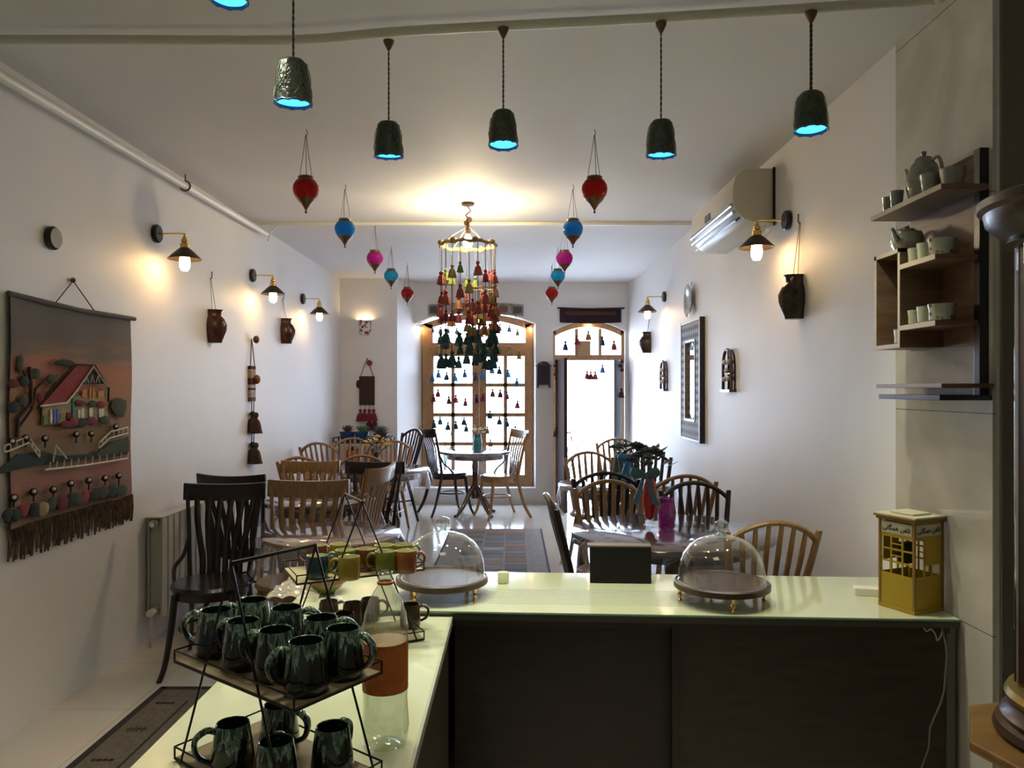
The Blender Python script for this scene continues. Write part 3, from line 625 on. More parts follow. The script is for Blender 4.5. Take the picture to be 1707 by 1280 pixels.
# textile with pompoms on back-left wall
dkt = {'purple': mat('tassel_dark_brown', (.035,.018,.018), .9, var=.4, vscale=60), 'crimson': mat('tassel_brown_red', (.12,.035,.025), .9, var=.5, vscale=60), 'orange': mat('tassel_tobacco', (.13,.065,.02), .9, var=.5, vscale=60)}
def pouch(loc, rz, w_, h_, lb, style):
    t = thing('woven_hanging', lb, 'wall hanging', loc, rz)
    MB().tube([(-w_*.42,-.02,0),(-.005,-.012,.20),(.01,-.012,.20),(w_*.42,-.02,0)], .004, 5).build('cord', twine, t)
    if style == 0:
        m1 = mat('maroon_kilim', (.07,.018,.018), .95, col2=(.03,.03,.022), vscale=45)
        MB().box((0,-.015,-h_/2), (w_, .024, h_)).build('woven_panel', m1, t, smooth=False, bev=.004)
        MB().sph((.035,-.03,.165), .035, 10).build('pompom', tasc['crimson'], t)
        for k in range(4): tassel(MB().tube([(-.08+.055*k,-.02,-h_),(-.08+.055*k,-.02,-h_-.10-.04*(k % 2))], .003, 5), (-.08+.055*k,-.02,-h_-.09), 1.8).build('tassel', tasc['crimson'], t)
        for k in range(2): tassel(MB(), (.03+.07*k,-.02,-h_-.20), 1.9).build('tassel', tasc['purple'], t)
        MB().sph((-w_*.55,-.02,-.1), .03, 8, (1,1,1.8)).build('side_tassel', tasc['purple'], t)
    else:
        cols = [((.06,.015,.015),.05),((.45,.33,.22),.13),((.10,.02,.02),.1),((.5,.42,.36),.05),((.05,.01,.015),.03),((.45,.38,.34),.11),((.14,.07,.06),.06)]
        z = 0
        for c, hh in cols:
            k = h_/.53
            MB().box((0,-.014,z-hh*k/2), (w_, .024, hh*k)).build('woven_band', mat('band', c, .95, var=.4, vscale=50), t, smooth=False); z -= hh*k
        MB().sph((.03,-.045,-.11), .03, 10, (1,1,1.3)).build('pompom', tasc['orange'], t)
        MB().sph((.03,-.04,.22), .033, 8, (1,.8,1)).build('top_bow', mat('brown_bow', (.14,.06,.02), .9, var=.5), t)
        MB().tube([(-.02,-.02,-h_),(-.02,-.02,-h_-.38)], .004, 5).build('string', twine, t); MB().tube([(.03,-.02,-h_),(.03,-.02,-h_-.38)], .004, 5).build('string', twine, t)
        for z_, c1, c2 in ((-h_-.13,'purple','crimson'),(-h_-.38,'purple','orange')):
            tassel(MB(), (-.03,-.03,z_), 2.1).build('tassel', dkt[c1], t); tassel(MB(), (.035,-.035,z_-.01), 2.1).build('tassel', dkt[c2], t)
        MB().sph((.02,-.03,-h_-.23), .02, 8, (1,1,1.4)).build('bead', mat('white_bead', (.5,.5,.6), .5), t)
    return t
p = at(612, 627, 9.6); pouch((p.x, 9.6, p.z), 0, .19, .36, 'maroon woven panel with red tassels on the back left wall', 0)
p = onL(417, 610); pouch((XL, p.y, p.z), PI/2, .12, .29, 'slim striped woven hanging with dark tassels on the left wall', 1)

# ---- half pitchers
pitm = mat('dark_red_glazed_clay', (.085,.014,.012), .25, col2=(.025,.01,.008), vscale=22, bump=.3, bscale=30)
pitb = mat('dark_brown_glazed_clay', (.022,.012,.008), .22, col2=(.05,.03,.02), vscale=18, bump=.3, bscale=30)
def pitcher(X, Y, z, rz, m, lb, hang):
    t = thing('wall_pitcher', lb, 'jug', (X, Y, z), rz, 'clay pitchers hung on the side walls')
    w_ = MB().lathe([(0,-.118),(.05,-.118),(.053,-.10),(.072,-.03),(.074,.01),(.062,.05),(.045,.075),(.047,.105),(.055,.118),(.043,.118),(.036,.09),(0,.08)], 28, wob=lambda a, zz: .03*math.sin(11*a) if -.07 < zz < .05 else 0)
    w_.xf(Matrix.Translation((0,-.020,0)) @ Matrix.Diagonal((.80,1.35,1,1)))
    for v in w_.bm.verts: v.co.y = min(v.co.y, -.001)
    w_.build('body', m, t)
    if m is pitb and hang > .35: MB().tube([(.035,-.05,.10),(.07,-.075,.085),(.09,-.07,.05),(.066,-.045,.01)], .007, 8).build('handle', m, t)
    for s in (-1,1): MB().tube([(s*.035,-.03,.11),(s*.004,-.006,hang)], .002, 5).build('hanging_string', rope, t)
    MB().tube([(0,-.004,hang-.01),(0,-.015,hang),(0,-.015,hang+.045)], .004, 6).build('nail', antique, t)
pitcher(XL, 5.48, 1.945, PI/2, pitm, 'dark red clay pitcher hung high on the left wall, nearer one', .345)
pitcher(XL, 7.20, 2.04, PI/2, pitm, 'dark red clay pitcher on the left wall, farther one under the middle lamp', .30)
pitcher(XR, 4.11, 1.99, -PI/2, pitb, 'dark brown glazed pitcher hanging by strings on the right wall', .40)
pitcher(XR, 8.62, 2.02, -PI/2, pitb, 'small brown pitcher on the right wall under the far lamp', .30)

# ---- mirror, plate, arched plaques
def checker_inlay():
    m = mat('inlay_mosaic', (.5,.5,.5), .65, spec=.2); nt = m.node_tree; b = nt.nodes['Principled BSDF']
    tc = T(nt, 'ShaderNodeTexCoord'); sx = T(nt, 'ShaderNodeSeparateXYZ'); cx_ = T(nt, 'ShaderNodeCombineXYZ'); nt.links.new(tc.outputs['Object'], sx.inputs[0]); nt.links.new(sx.outputs['X'], cx_.inputs['X']); nt.links.new(sx.outputs['Z'], cx_.inputs['Y'])
    mp = T(nt, 'ShaderNodeMapping'); mp.inputs['Rotation'].default_value = (0,0,PI/4); nt.links.new(cx_.outputs[0], mp.inputs[0])
    ck = T(nt, 'ShaderNodeTexChecker'); ck.inputs['Scale'].default_value = 21; ck.inputs['Color1'].default_value = (.02,.016,.015,1); ck.inputs['Color2'].default_value = (.30,.27,.24,1)
    nt.links.new(mp.outputs[0], ck.inputs['Vector']); nt.links.new(ck.outputs[0], b.inputs['Base Color']); return m
inlay = checker_inlay(); ivory = mat('ivory_trim', (.45,.42,.38), .4)
t = thing('inlaid_mirror', 'tall wall mirror with black and white mosaic inlay frame', 'mirror', (XR, 6.52, 1.57), -PI/2)
W_, H_ = .69, 1.01
for x0, x1, z0, z1 in ((-.345,.345,.33,.505),(-.345,.345,-.505,-.33),(-.345,-.17,-.33,.33),(.17,.345,-.33,.33)):
    MB().box(((x0+x1)/2,-.02,(z0+z1)/2), (x1-x0,.04,z1-z0)).build('inlay_panel', inlay, t, smooth=False)
mb = MB()
for x0, x1, z0, z1 in ((-.345,.345,.49,.505),(-.345,.345,-.505,-.49),(-.345,-.33,-.505,.505),(.33,.345,-.505,.505),(-.185,.185,.325,.345),(-.185,.185,-.345,-.325),(-.19,-.175,-.345,.345),(.175,.19,-.345,.345)):
    mb.box(((x0+x1)/2,-.025,(z0+z1)/2), (x1-x0,.04,z1-z0))
mb.build('ivory_border', ivory, t, smooth=False)
MB().box((-.352,-.02,0), (.014,.045,1.02)).box((.352,-.02,0), (.014,.045,1.02)).build('dark_edge', dark, t, smooth=False)
MB().box((0,-.012,0), (.35,.008,.66)).build('inner_board', inlay, t, smooth=False)
oval = [(.15*math.cos(a)*(1-.25*abs(math.sin(a))**3), -.02, .32*math.sin(a)) for a in [i*PI/20 for i in range(40)]]
MB().prism(oval, (0,.008,0)).build('mirror_glass', mat('mirror_silver', (.7,.72,.75), .03, metal=1), t, smooth=False)
t = thing('wall_plate', 'round glazed plate on the right wall above the mosaic mirror', 'plate', (XR, 6.60, 2.255), -PI/2)
MB().lathe([(0,.012),(.07,.014),(.10,.02),(.14,.04),(.142,.044),(.135,.044),(.09,.028),(0,.022)], 36, M=Matrix.Rotation(PI/2, 4, 'X')).build('dish', mat('silver_glaze', (.42,.47,.55), .12, col2=(.7,.75,.8), vscale=22, metal=.3), t)
MB().tube([(0,-.012,.13),(0,-.004,.165)], .003, 5).build('hanger', antique, t)
def plaque(Y, z, lb):
    t = thing('arched_window_ornament', lb, 'ornament', (XR, Y, z), -PI/2, 'arched wooden window ornaments')
    out = [(-.10,0,-.14),(.10,0,-.14),(.10,0,.03)]+[(.10*math.cos(a),0,.03+.12*math.sin(a)) for a in [i*PI/10 for i in range(1,10)]]+[(-.10,0,.03)]
    MB().prism([Vector(q)+Vector((0,-.012,0)) for q in out], (0,.012,0)).build('back_board', mat('wine_red_board', (.06,.01,.012), .5), t, smooth=False)
    MB().tube([(x, -.03, z) for x, _, z in out], .0115, 6, closed=True).build('arch_frame', brown, t)
    MB().box((0,-.025,-.142), (.24,.05,.018)).build('sill', brown, t, smooth=False)
    MB().box((0,-.02,0), (.010,.02,.27)).box((0,-.02,-.02), (.2,.02,.010)).build('muntin', brown, t, smooth=False)
    for x, zz in ((-.05,.06),(.05,.06),(-.055,-.06),(.05,-.055),(0,.0)): MB().sph((x,-.035,zz), .019, 8).build('flower', mat('white_flower', (.75,.73,.7), .7), t)
plaque(5.42, 1.628, 'arched dark wooden window ornament on the right wall, nearer one')
plaque(7.75, 1.63, 'arched dark wooden window ornament on the right wall beyond the mirror')

# ---- air conditioner
t = thing('air_conditioner', 'cream split air conditioner mounted high on the right wall', 'air conditioner', (XR, 5.05, 2.63))
prof = [(0,.165),(-.12,.168),(-.19,.155),(-.232,.12),(-.248,.05),(-.247,-.03),(-.225,-.085),(-.18,-.13),(-.12,-.15),(0,-.155)]
MB().prism([(x,-.53,z) for x, z in prof], (0,1.06,0)).build('housing', mat('aged_cream_plastic', (.60,.57,.46), .3), t, bev=.006, ang=30)
silver = mat('silver_grille', (.45,.47,.52), .12, metal=.9)
MB().tube([(-.252,-.515,-.045),(-.252,.515,-.045)], .012, 8, flat=(.8,1)).tube([(-.238,-.515,-.088),(-.238,.515,-.088)], .012, 8).build('chrome_strip', silver, t)
MB().box((-.205,0,-.122), (.045,1.0,.008), M=Matrix.Rotation(math.radians(-42), 4, 'Y')).build('air_outlet', blackpl, t, smooth=False)
MB().box((-.215,0,-.128), (.02,.98,.006), M=Matrix.Rotation(math.radians(-42), 4, 'Y')).build('louver', silver, t, smooth=False)
MB().box((-.250,.05,.0), (.006,.12,.045)).build('display_panel', mat('dark_display', (.06,.06,.06), .2), t, smooth=False)
MB().box((-.006,-.536,0), (.016,.008,.34)).build('rear_plate', blackpl, t, smooth=False)
MB().tube([(-.03,-.45,-.155),(-.03,-.40,-.19),(-.012,-.2,-.22),(-.012,.0,-.23)], .006, 6).build('cable', white, t)

# ---- radiator
t = thing('radiator', 'cream aluminium radiator low on the left wall behind dark chairs', 'radiator', (XL, 4.5, 0))
radm = mat('radiator_enamel', (.50,.48,.42), .35)
for k in range(15):
    y = .04+k*.08
    MB().box((.06,y,.45), (.09,.012,.56)).box((.10,y,.45), (.014,.066,.58)).box((.02,y,.45), (.010,.06,.56)).build('section', radm, t, smooth=False, bev=.003)
MB().cyl((.06,-.005,.71),(.06,1.2,.71), .024, n=14).cyl((.06,-.005,.20),(.06,1.2,.20), .024, n=14).build('header_pipe', radm, t)
MB().box((.06,.6,.745), (.10,1.2,.008)).build('top_grille', radm, t, smooth=False)
MB().cyl((.06,-.03,.71),(.06,0,.71), .017, n=6).build('vent_plug', chrome, t); MB().tube([(.06,-.02,.20),(.06,-.04,.18),(.06,-.04,.0)], .009, 8).build('supply_pipe', radm, t)
MB().cyl((.06,-.06,.20),(.06,0,.20), .02, n=12).build('valve', white, t)

# ---- tapestry
t = thing('house_tapestry', 'large brown tapestry of a red roofed cottage with lamps and fringe', 'tapestry', (XL, 3.80, 0), PI/2)
# local x = world Y offset, local -y = into the room
def tp(px, py, d=.02):
    p = onL(px, py, -(2.16-d)); return Vector((p.y-3.80, -d, p.z))
clm = mat('painted_felt', (.20,.11,.07), .95, bump=.5, bscale=120); nt = clm.node_tree; b_ = nt.nodes['Principled BSDF']
tc = T(nt, 'ShaderNodeTexCoord'); sx = T(nt, 'ShaderNodeSeparateXYZ'); nt.links.new(tc.outputs['Object'], sx.inputs[0])
n_ = T(nt, 'ShaderNodeTexNoise'); n_.inputs['Scale'].default_value = 4; n_.inputs['Detail'].default_value = 6; mp = T(nt, 'ShaderNodeMapping'); mp.inputs['Scale'].default_value = (.6,1,5); nt.links.new(tc.outputs['Object'], mp.inputs[0]); nt.links.new(mp.outputs[0], n_.inputs['Vector'])
ad = T(nt, 'ShaderNodeMath', operation='MULTIPLY_ADD'); ad.inputs[1].default_value = .30; nt.links.new(n_.outputs['Fac'], ad.inputs[0]); nt.links.new(sx.outputs['Z'], ad.inputs[2])
mr = T(nt, 'ShaderNodeMapRange'); mr.inputs[1].default_value = 1.05; mr.inputs[2].default_value = 2.05; nt.links.new(ad.outputs[0], mr.inputs[0])
rp = T(nt, 'ShaderNodeValToRGB'); els = rp.color_ramp.elements
els[0].position = 0; els[0].color = (.17,.11,.07,1); els[1].position = 1; els[1].color = (.15,.13,.12,1)
for pos, c in ((.12,(.20,.11,.075)),(.20,(.24,.10,.075)),(.28,(.15,.105,.06)),(.42,(.20,.12,.065)),(.60,(.26,.13,.075)),(.70,(.27,.115,.08)),(.76,(.16,.11,.075)),(.84,(.11,.095,.085))):
    e = els.new(pos); e.color = (*[q*1.35 for q in c], 1)
nt.links.new(mr.outputs[0], rp.inputs[0]); nt.links.new(rp.outputs[0], b_.inputs['Base Color'])
mb = MB()
def cl(u, v):
    y = -.53+1.07*u; z = 1.895-.995*v
    return Vector((y, -.010-.004*math.sin(v*9+u*5)-.004*math.sin(u*17)-.012*math.exp(-((u-0)/.05)**2), z+.012*math.sin(u*PI)*(-1 if v < .02 else 0)))
mb.grid(cl, 40, 30).grid(lambda u, v: cl(u, v)+Vector((0,.008,0)), 40, 30)
mb.build('cloth', clm, t)
MB().tube([(-.54,-.02,1.905),(0,-.02,1.888),(.55,-.02,1.895)], .012, 8).build('top_hem', mat('grey_hem', (.10,.085,.075), .9), t)
mb = MB(); fr = random.Random(3)
for k in range(100):
    x = -.53+1.07*k/99; L = .135+fr.uniform(-.02,.02); x2 = x+fr.uniform(-.012,.012)
    mb.tube([(x,-.012,.905),((x+x2)/2+fr.uniform(-.004,.004),-.018,.905-L*.5),(x2,-.014,.905-L)], fr.uniform(.003,.0055), 5)
fo = mb.build('fringe', mat('fringe_wool', (.15,.10,.065), .95, col2=(.06,.04,.03), vscale=30), t); fo['kind'] = 'stuff'
MB().tube([tp(90,508), tp(122,468,.01), tp(160,522)], .003, 5).build('hanging_cord', twine, t)
MB().sph(tp(122,467,.012), .013, 8).build('nail', antique, t)
def poly(name, pts, m, d=.022, th=.005, parent=None):
    return MB().prism([tp(x, y, d) for x, y in pts], (0,th,0)).build(name, m, parent or t, smooth=False)
def line(name, pts, m, r=.004, d=.026, parent=None): return MB().tube([tp(x, y, d) for x, y in pts], r, 5, sm=0).build(name, m, parent or t)
def zz1(L): return [(x/6.4, 560+y/6.4) for x, y in L]
felt = lambda n, c: mat('felt_'+n, tuple(v*1.35 for v in c), .95, var=.25, vscale=40)
f_red = felt('red', (.20,.03,.03)); f_wh = felt('white', (.55,.52,.45)); f_dk = felt('dark', (.02,.016,.014)); f_yel = felt('straw', (.26,.21,.11)); f_or = felt('orange', (.45,.18,.06)); f_gr = felt('green', (.045,.055,.03)); f_dg = felt('dark_green', (.02,.03,.025)); f_ma = felt('maroon', (.13,.02,.03)); f_bl = felt('blue', (.12,.14,.35)); f_te = felt('teal', (.05,.2,.16)); f_br = felt('bark', (.05,.025,.018)); f_lg = felt('leaf', (.12,.22,.08))
hw = poly('cottage_wall', zz1([(455,740),(1160,560),(1150,900),(800,930),(455,950)]), f_yel)
poly('cottage_gable', zz1([(985,330),(1110,510),(880,510)]), f_dk, .028, parent=hw)
for x in (925, 985, 1045): line('gable_timber', zz1([(x-20,500),(x,420),(x+20,500)]), f_wh, .0025, .034, hw)
poly('cottage_roof', zz1([(440,745),(820,315),(1000,320),(715,715)]), f_red, .030)
line('roof_edge', zz1([(430,748),(715,712),(820,580),(1000,322),(1150,545)]), f_wh, .005, .036)
line('ridge', zz1([(400,770),(620,480),(800,305),(1010,310),(1160,560),(1155,700)]), f_dk, .005, .032)
for x0, x1, y0, y1, m_ in ((880,930,580,660,f_or),(955,975,555,670,f_or),(990,1010,550,665,f_or),(1045,1105,590,660,f_or),(835,860,790,880,f_wh),(870,900,780,880,f_wh),(955,990,770,860,f_wh),(1060,1110,780,870,f_wh),(540,560,790,930,f_wh),(575,600,785,930,f_bl),(610,635,785,930,f_bl),(470,515,850,930,f_lg),(640,665,830,900,f_lg),(720,760,820,920,f_ma),(775,805,640,890,f_te)):
    poly('cottage_window', zz1([(x0,y0),(x1,y0-6),(x1,y1-6),(x0,y1)]), m_, .028, parent=hw)
def blob(x, y, rx, ry, m, nm='bush', d=.03):
    p = tp(x, y, d); k = p.y and (onL(x, y).y/F)
    p2 = tp(x+1, y, d); sx_ = (p2.x-p.x)
    mb = MB().sph(tuple(p), 1.0, 10); mb.bm.verts.ensure_lookup_table()
    bl_ = random.Random(int(x*7+y)); q_ = [1+bl_.uniform(-.18,.18) for _ in range(8)]
    for v in mb.bm.verts: d_ = v.co-p; v.co = p+d_*q_[int((math.atan2(d_.z, d_.x)+PI)/(2*PI)*7.99)]
    mb.xf(Matrix.Translation(p) @ Matrix.Diagonal((rx*sx_, .007, ry*onL(x, y).y/F, 1)) @ Matrix.Translation(-p))
    return mb.build(nm, m, t)
for x, y, rx, ry, m_ in ((215,300,35,100,f_gr),(380,410,55,60,f_gr),(260,480,50,60,f_dg),(145,510,60,45,f_ma),(250,700,50,65,f_gr),(150,760,65,60,f_dg),(430,650,40,55,f_ma),(560,460,60,50,f_gr),(690,285,110,35,f_dg)):
    blob(x/6.4, 560+y/6.4, rx/6.4, ry/6.4, m_, 'tree_crown')
for x, y, rx, ry, m_ in ((1270,760,80,110,f_gr),(700,940,60,40,f_ma),(780,920,50,50,f_red),(870,930,60,45,f_dg),(980,910,60,45,f_ma),(1120,900,60,50,f_gr),(860,715,60,35,f_ma),(990,720,50,35,f_gr),(1080,730,50,35,f_red)):
    blob(x/6.4, 560+y/6.4, rx/6.4, ry/6.4, m_, 'bush', .034)
line('trunk', zz1([(180,1080),(190,880),(330,720),(330,540),(310,330)]), f_br, .009)
line('branch', zz1([(210,960),(340,780),(380,560),(520,430),(600,430)]), f_br, .006); line('branch', zz1([(330,620),(300,480),(215,320)]), f_br, .005)
poly('green_bank', [(0,782),(30,757),(70,752),(100,760),(150,757),(215,735),(215,757),(120,768),(60,775),(0,790)], f_dg, .026)
poly('green_bank', [(160,757),(185,738),(214,728),(214,752),(165,762)], f_gr, .028)
def fence_(p0, p1, n, h, nm='fence'):
    mb = MB()
    for q in (0, h): mb.tube([tp(p0[0], p0[1]-q, .034), tp(p1[0], p1[1]-q, .034)], .004, 5)
    for k in range(n+1):
        u = k/n; x = p0[0]+(p1[0]-p0[0])*u; y = p0[1]+(p1[1]-p0[1])*u; mb.tube([tp(x, y, .034), tp(x, y-h, .034)], .003, 5)
    mb.build(nm, f_wh, t)
fence_((8,754),(48,738),4,11); fence_((48,738),(66,762),3,9); fence_((165,747),(183,730),3,9); fence_((183,730),(213,722),4,10)
mb = MB().tube([tp(75,783,.034), tp(145,775,.034), tp(213,764,.034)], .005, 5)
for k in range(12): u = k/11; mb.tube([tp(82+131*u, 782-17*u, .034), tp(84+130*u, 770-17*u, .034)], .003, 5)
mb.tube([tp(88,770,.034), tp(93,742,.034), tp(111,764,.034)], .004, 5); mb.build('front_fence', f_wh, t)
def lampost(x, y, s=1.):
    o = MB().tube([tp(x, y+14*s, .03), tp(x, y, .03)], .004, 5).sph(tuple(tp(x, y-2, .034)), .018*s, 8).build('lamp_post', f_dk, t)
    MB().sph(tuple(tp(x+1, y-3, .046)), .009*s, 8).build('lamp_pearl', mat('pearl', (.8,.78,.75), .15), o)
for x, y in ((23,832),(56,822),(89,818),(118,808),(148,803),(175,799),(198,795)): lampost(x, y)
for x, y in ((20,738),(43,732),(75,733),(127,726),(152,725),(193,713)): lampost(x, y, .9)
for x, y, m_ in ((12,860,f_dg),(28,858,f_dg),(40,850,f_red),(57,850,f_dg),(72,848,f_yel),(87,840,f_gr),(104,838,f_ma),(118,833,f_dg),(131,832,f_gr),(142,828,f_red),(158,825,f_dg),(172,820,f_gr),(187,819,f_dg),(202,817,f_gr)):
    blob(x, y, 9, 11, m_, 'flower_clump', .032)
# ================================================================== COUNTERS
ZB = .716
glt = mat('pale_green_glass_top', (.66,.72,.50), .08, coat=.6, spec=.6)
edge = mat('green_glass_edge', (.10,.17,.10), .15)
cab = mat('dark_cabinet_board', (.018,.011,.006), .5, var=.4, vscale=7, vstretch=(1,1,6))
cab2 = mat('dark_cabinet_board_worn', (.036,.022,.011), .5, var=.4, vscale=7, vstretch=(1,1,6))
alu = mat('pale_edge_trim', (.35,.36,.28), .4)
bar = thing('bar_counter', 'long green glass topped counter running across to the right wall', 'counter', (0,0,0))
A = Vector((-.81,2.745,0)); B = Vector((1.52,2.612,0)); A2 = Vector((-.81,3.335,0)); B2 = Vector((1.52,3.20,0))
def slab(pts, z0, z1): return MB().prism([(p.x, p.y, z0) for p in pts], (0,0,z1-z0))
slab([A,B,B2,A2], ZB-.006, ZB).build('glass_top', glt, bar, smooth=False)
slab([A,B,B2,A2], ZB-.03, ZB-.0065).build('worktop', mat('olive_worktop', (.06,.066,.045), .4), bar, smooth=False)
dn = (B-A).normalized(); nn = Vector((-dn.y, dn.x, 0))
MB().tube([A+Vector((0,-.003,ZB-.003)), B+Vector((0,-.003,ZB-.003))], .004, 6).build('glass_edge', edge, bar)
def wallbox(p, q, z0, z1, th, off=0):
    d = (q-p).normalized(); n = Vector((-d.y, d.x, 0)); return MB().prism([(v.x, v.y, z0) for v in (p+n*off, q+n*off, q+n*(off+th), p+n*(off+th))], (0,0,z1-z0))
m1 = A+dn*(at(1128,1100,2.66).x+.81)
L0 = A+dn*(.60)
wallbox(L0, m1-dn*.004, .0, ZB-.05, .02, .045).build('back_panel', cab, bar, smooth=False)
wallbox(m1, B-dn*.04, .0, ZB-.045, .02, .015).build('front_panel', cab2, bar, smooth=False)
wallbox(m1-dn*.012, m1+dn*.012, 0, ZB-.03, .05, .0).build('divider', cab, bar, smooth=False)
wallbox(L0, B-dn*.03, ZB-.05, ZB-.03, .03, .008).build('top_rail', cab2, bar, smooth=False)
wallbox(B-dn*.04, B-dn*.012, 0, ZB-.03, .5, .01).build('side_panel', mat('grey_laminate', (.12,.12,.10), .5), bar, smooth=False)
wallbox(A2+Vector((0,-.03,0)), B2+Vector((0,-.03,0)), 0, ZB-.03, .02, 0).build('customer_panel', cab2, bar, smooth=False)
wallbox(A+Vector((.005,0,0)), A2+Vector((.005,-.02,0)), 0, ZB-.03, -.02, 0).build('end_panel', cab2, bar, smooth=False)
mb = MB()
for k in range(10):
    o = .10+k*.022; mb.tube([A+dn*.45+nn*o+Vector((0,0,ZB+.0015)), A+dn*(1.45+.02*(k % 3))+nn*(o+.004)+Vector((0,0,ZB+.0015))], .0022, 4)
mb.build('plastic_crease', clear_cover, bar)
lc = thing('side_counter', 'lower green topped counter in the foreground running toward the camera', 'counter', (0,0,0))
ZL = ZB-.018
def ltop(z0, z1): return MB().prism([(-.81,.87,z0),(-.22,.87,z0),(-.22,2.705,z0),(-.81,2.738,z0)], (0,0,z1-z0))
ltop(ZL-.006, ZL).build('glass_top', glt, lc, smooth=False)
ltop(ZL-.03, ZL-.0065).build('worktop', mat('counter_white', (.55,.58,.42), .4), lc, smooth=False)
MB().box((-.235,1.785,(ZL-.03)/2), (.02,1.80,ZL-.03)).build('side_panel', cab2, lc, smooth=False)
MB().box((-.216,1.785,ZL-.012), (.008,1.83,.028)).build('edge_strip', alu, lc, smooth=False)
MB().box((-.79,1.785,(ZL-.03)/2), (.02,1.80,ZL-.03)).build('outer_panel', cab2, lc, smooth=False)
MB().box((-.515,.89,(ZL-.03)/2), (.57,.02,ZL-.03)).build('end_panel', cab2, lc, smooth=False)

# ---- cake stands with glass domes
woodp = mat('stand_wood', (.075,.047,.032), .4, var=.3, vscale=12, vstretch=(1,8,1))
def cake(px, py, Y, lb, dl, rz, dx=0.):
    X = (px-VX)*Y/F; z = ZB
    t = thing('cake_stand', lb, 'cake stand', (X, Y, z), rz, 'wooden cake stands on the counter')
    MB().lathe([(0,.050),(.168,.050),(.174,.054),(.174,.072),(.168,.076),(.163,.070),(0,.068)], 56).build('wooden_plate', woodp, t)
    for k in range(4):
        a = k*PI/2+.78; c, s = math.cos(a), math.sin(a)
        MB().lathe([(0,0),(.007,0),(.008,.006),(.004,.012),(.007,.018),(.009,.026),(.005,.034),(.008,.042),(.010,.05),(0,.05)], 12, c=(.155*c,.155*s,0)).build('brass_foot', brass, t)
    d = thing('glass_dome', dl, 'glass dome', (X+dx, Y, z+.0685), 0, 'glass domes on the cake stands')
    MB().lathe([(.154,.001),(.157,.003),(.155,.045),(.150,.075),(.138,.108),(.115,.138),(.085,.158),(.05,.170),(.015,.175),(0,.175)], 56).build('dome', glass, d)
    MB().lathe([(.150,.001),(.158,.0),(.160,.005),(.155,.008)], 56).build('rim', thin_glass('rim_glass', gl=.35), d)
    MB().lathe([(0,.174),(.020,.175),(.014,.182),(.012,.188),(.022,.196),(.027,.208),(.024,.222),(.012,.230),(0,.231)], 24).build('knob', thin_glass('knob_glass', (.75,.8,.8), gl=.30), d)
cake(1203, 970, 2.84, 'wooden cake stand with a glass dome on the right of the counter', 'clear glass dome with knob on the right cake stand', .78)
cake(737, 962, 2.915, 'wooden cake stand with a glass dome on the left of the counter', 'clear glass dome with knob on the left cake stand', .2, .004)

# ---- small items on the bar
p = at(1035, 972, 3.10)
t = thing('card_holder', 'black box standing upright on the counter, back toward the camera', 'box', (p.x-.0, 3.12, ZB), math.radians(-3))
MB().box((0,0,.075), (.245,.05,.145)).build('case', mat('matte_black', (.006,.006,.006), .6, spec=.2), t, smooth=False, bev=.003)
MB().box((-.005,.006,.1495), (.255,.06,.006)).build('wooden_lid_strip', mat('grey_wood_strip', (.16,.12,.09), .6), t, smooth=False)
p = at(839, 972, 3.10)
o = MB().box((0,0,.024), (.046,.03,.048)).build('cream_packet', mat('cream_plastic', (.62,.66,.45), .35), None, bev=.010, loc=(p.x, 3.10, ZB)); tag(o, 'small cream rounded block on the counter between dome and black box', 'packet')
p = at(1447, 993, 2.93)
t = thing('power_adapter', 'flat white power adapter lying beside the yellow telephone booth', 'adapter', (p.x-.0, 2.93, ZB), -.25)
MB().box((0,0,.014), (.10,.055,.028)).build('casing', white, t, smooth=False, bev=.003); MB().tube([(.05,0,.012),(.08,.02,.006),(.11,.05,.003)], .003, 6).build('lead', white, t)
# cable down the front
tag(MB().tube([(1.46,2.618,ZB-.03),(1.463,2.60,ZB-.08),(1.465,2.597,.60),(1.455,2.595,.48),(1.44,2.59,.44),(1.405,2.59,.36),(1.40,2.59,.29),(1.36,2.59,.18),(1.35,2.59,.06),(1.36,2.56,.004)], .003, 6).build('grey_cord', mat('grey_cord', (.16,.15,.11), .6)), 'thin grey cord hanging down the dark counter front at the right end', 'cord')
tag(MB().tube([(1.40,2.622,ZB-.028),(1.405,2.612,ZB-.04),(1.42,2.612,ZB-.032),(1.435,2.612,ZB-.05),(1.44,2.61,ZB-.07),(1.452,2.61,ZB-.055),(1.456,2.61,ZB-.04)], .0025, 5).build('tape_shred', mat('pale_tape', (.45,.42,.30), .6)), 'curled pale shred of tape under the right end of the counter edge', 'tape')

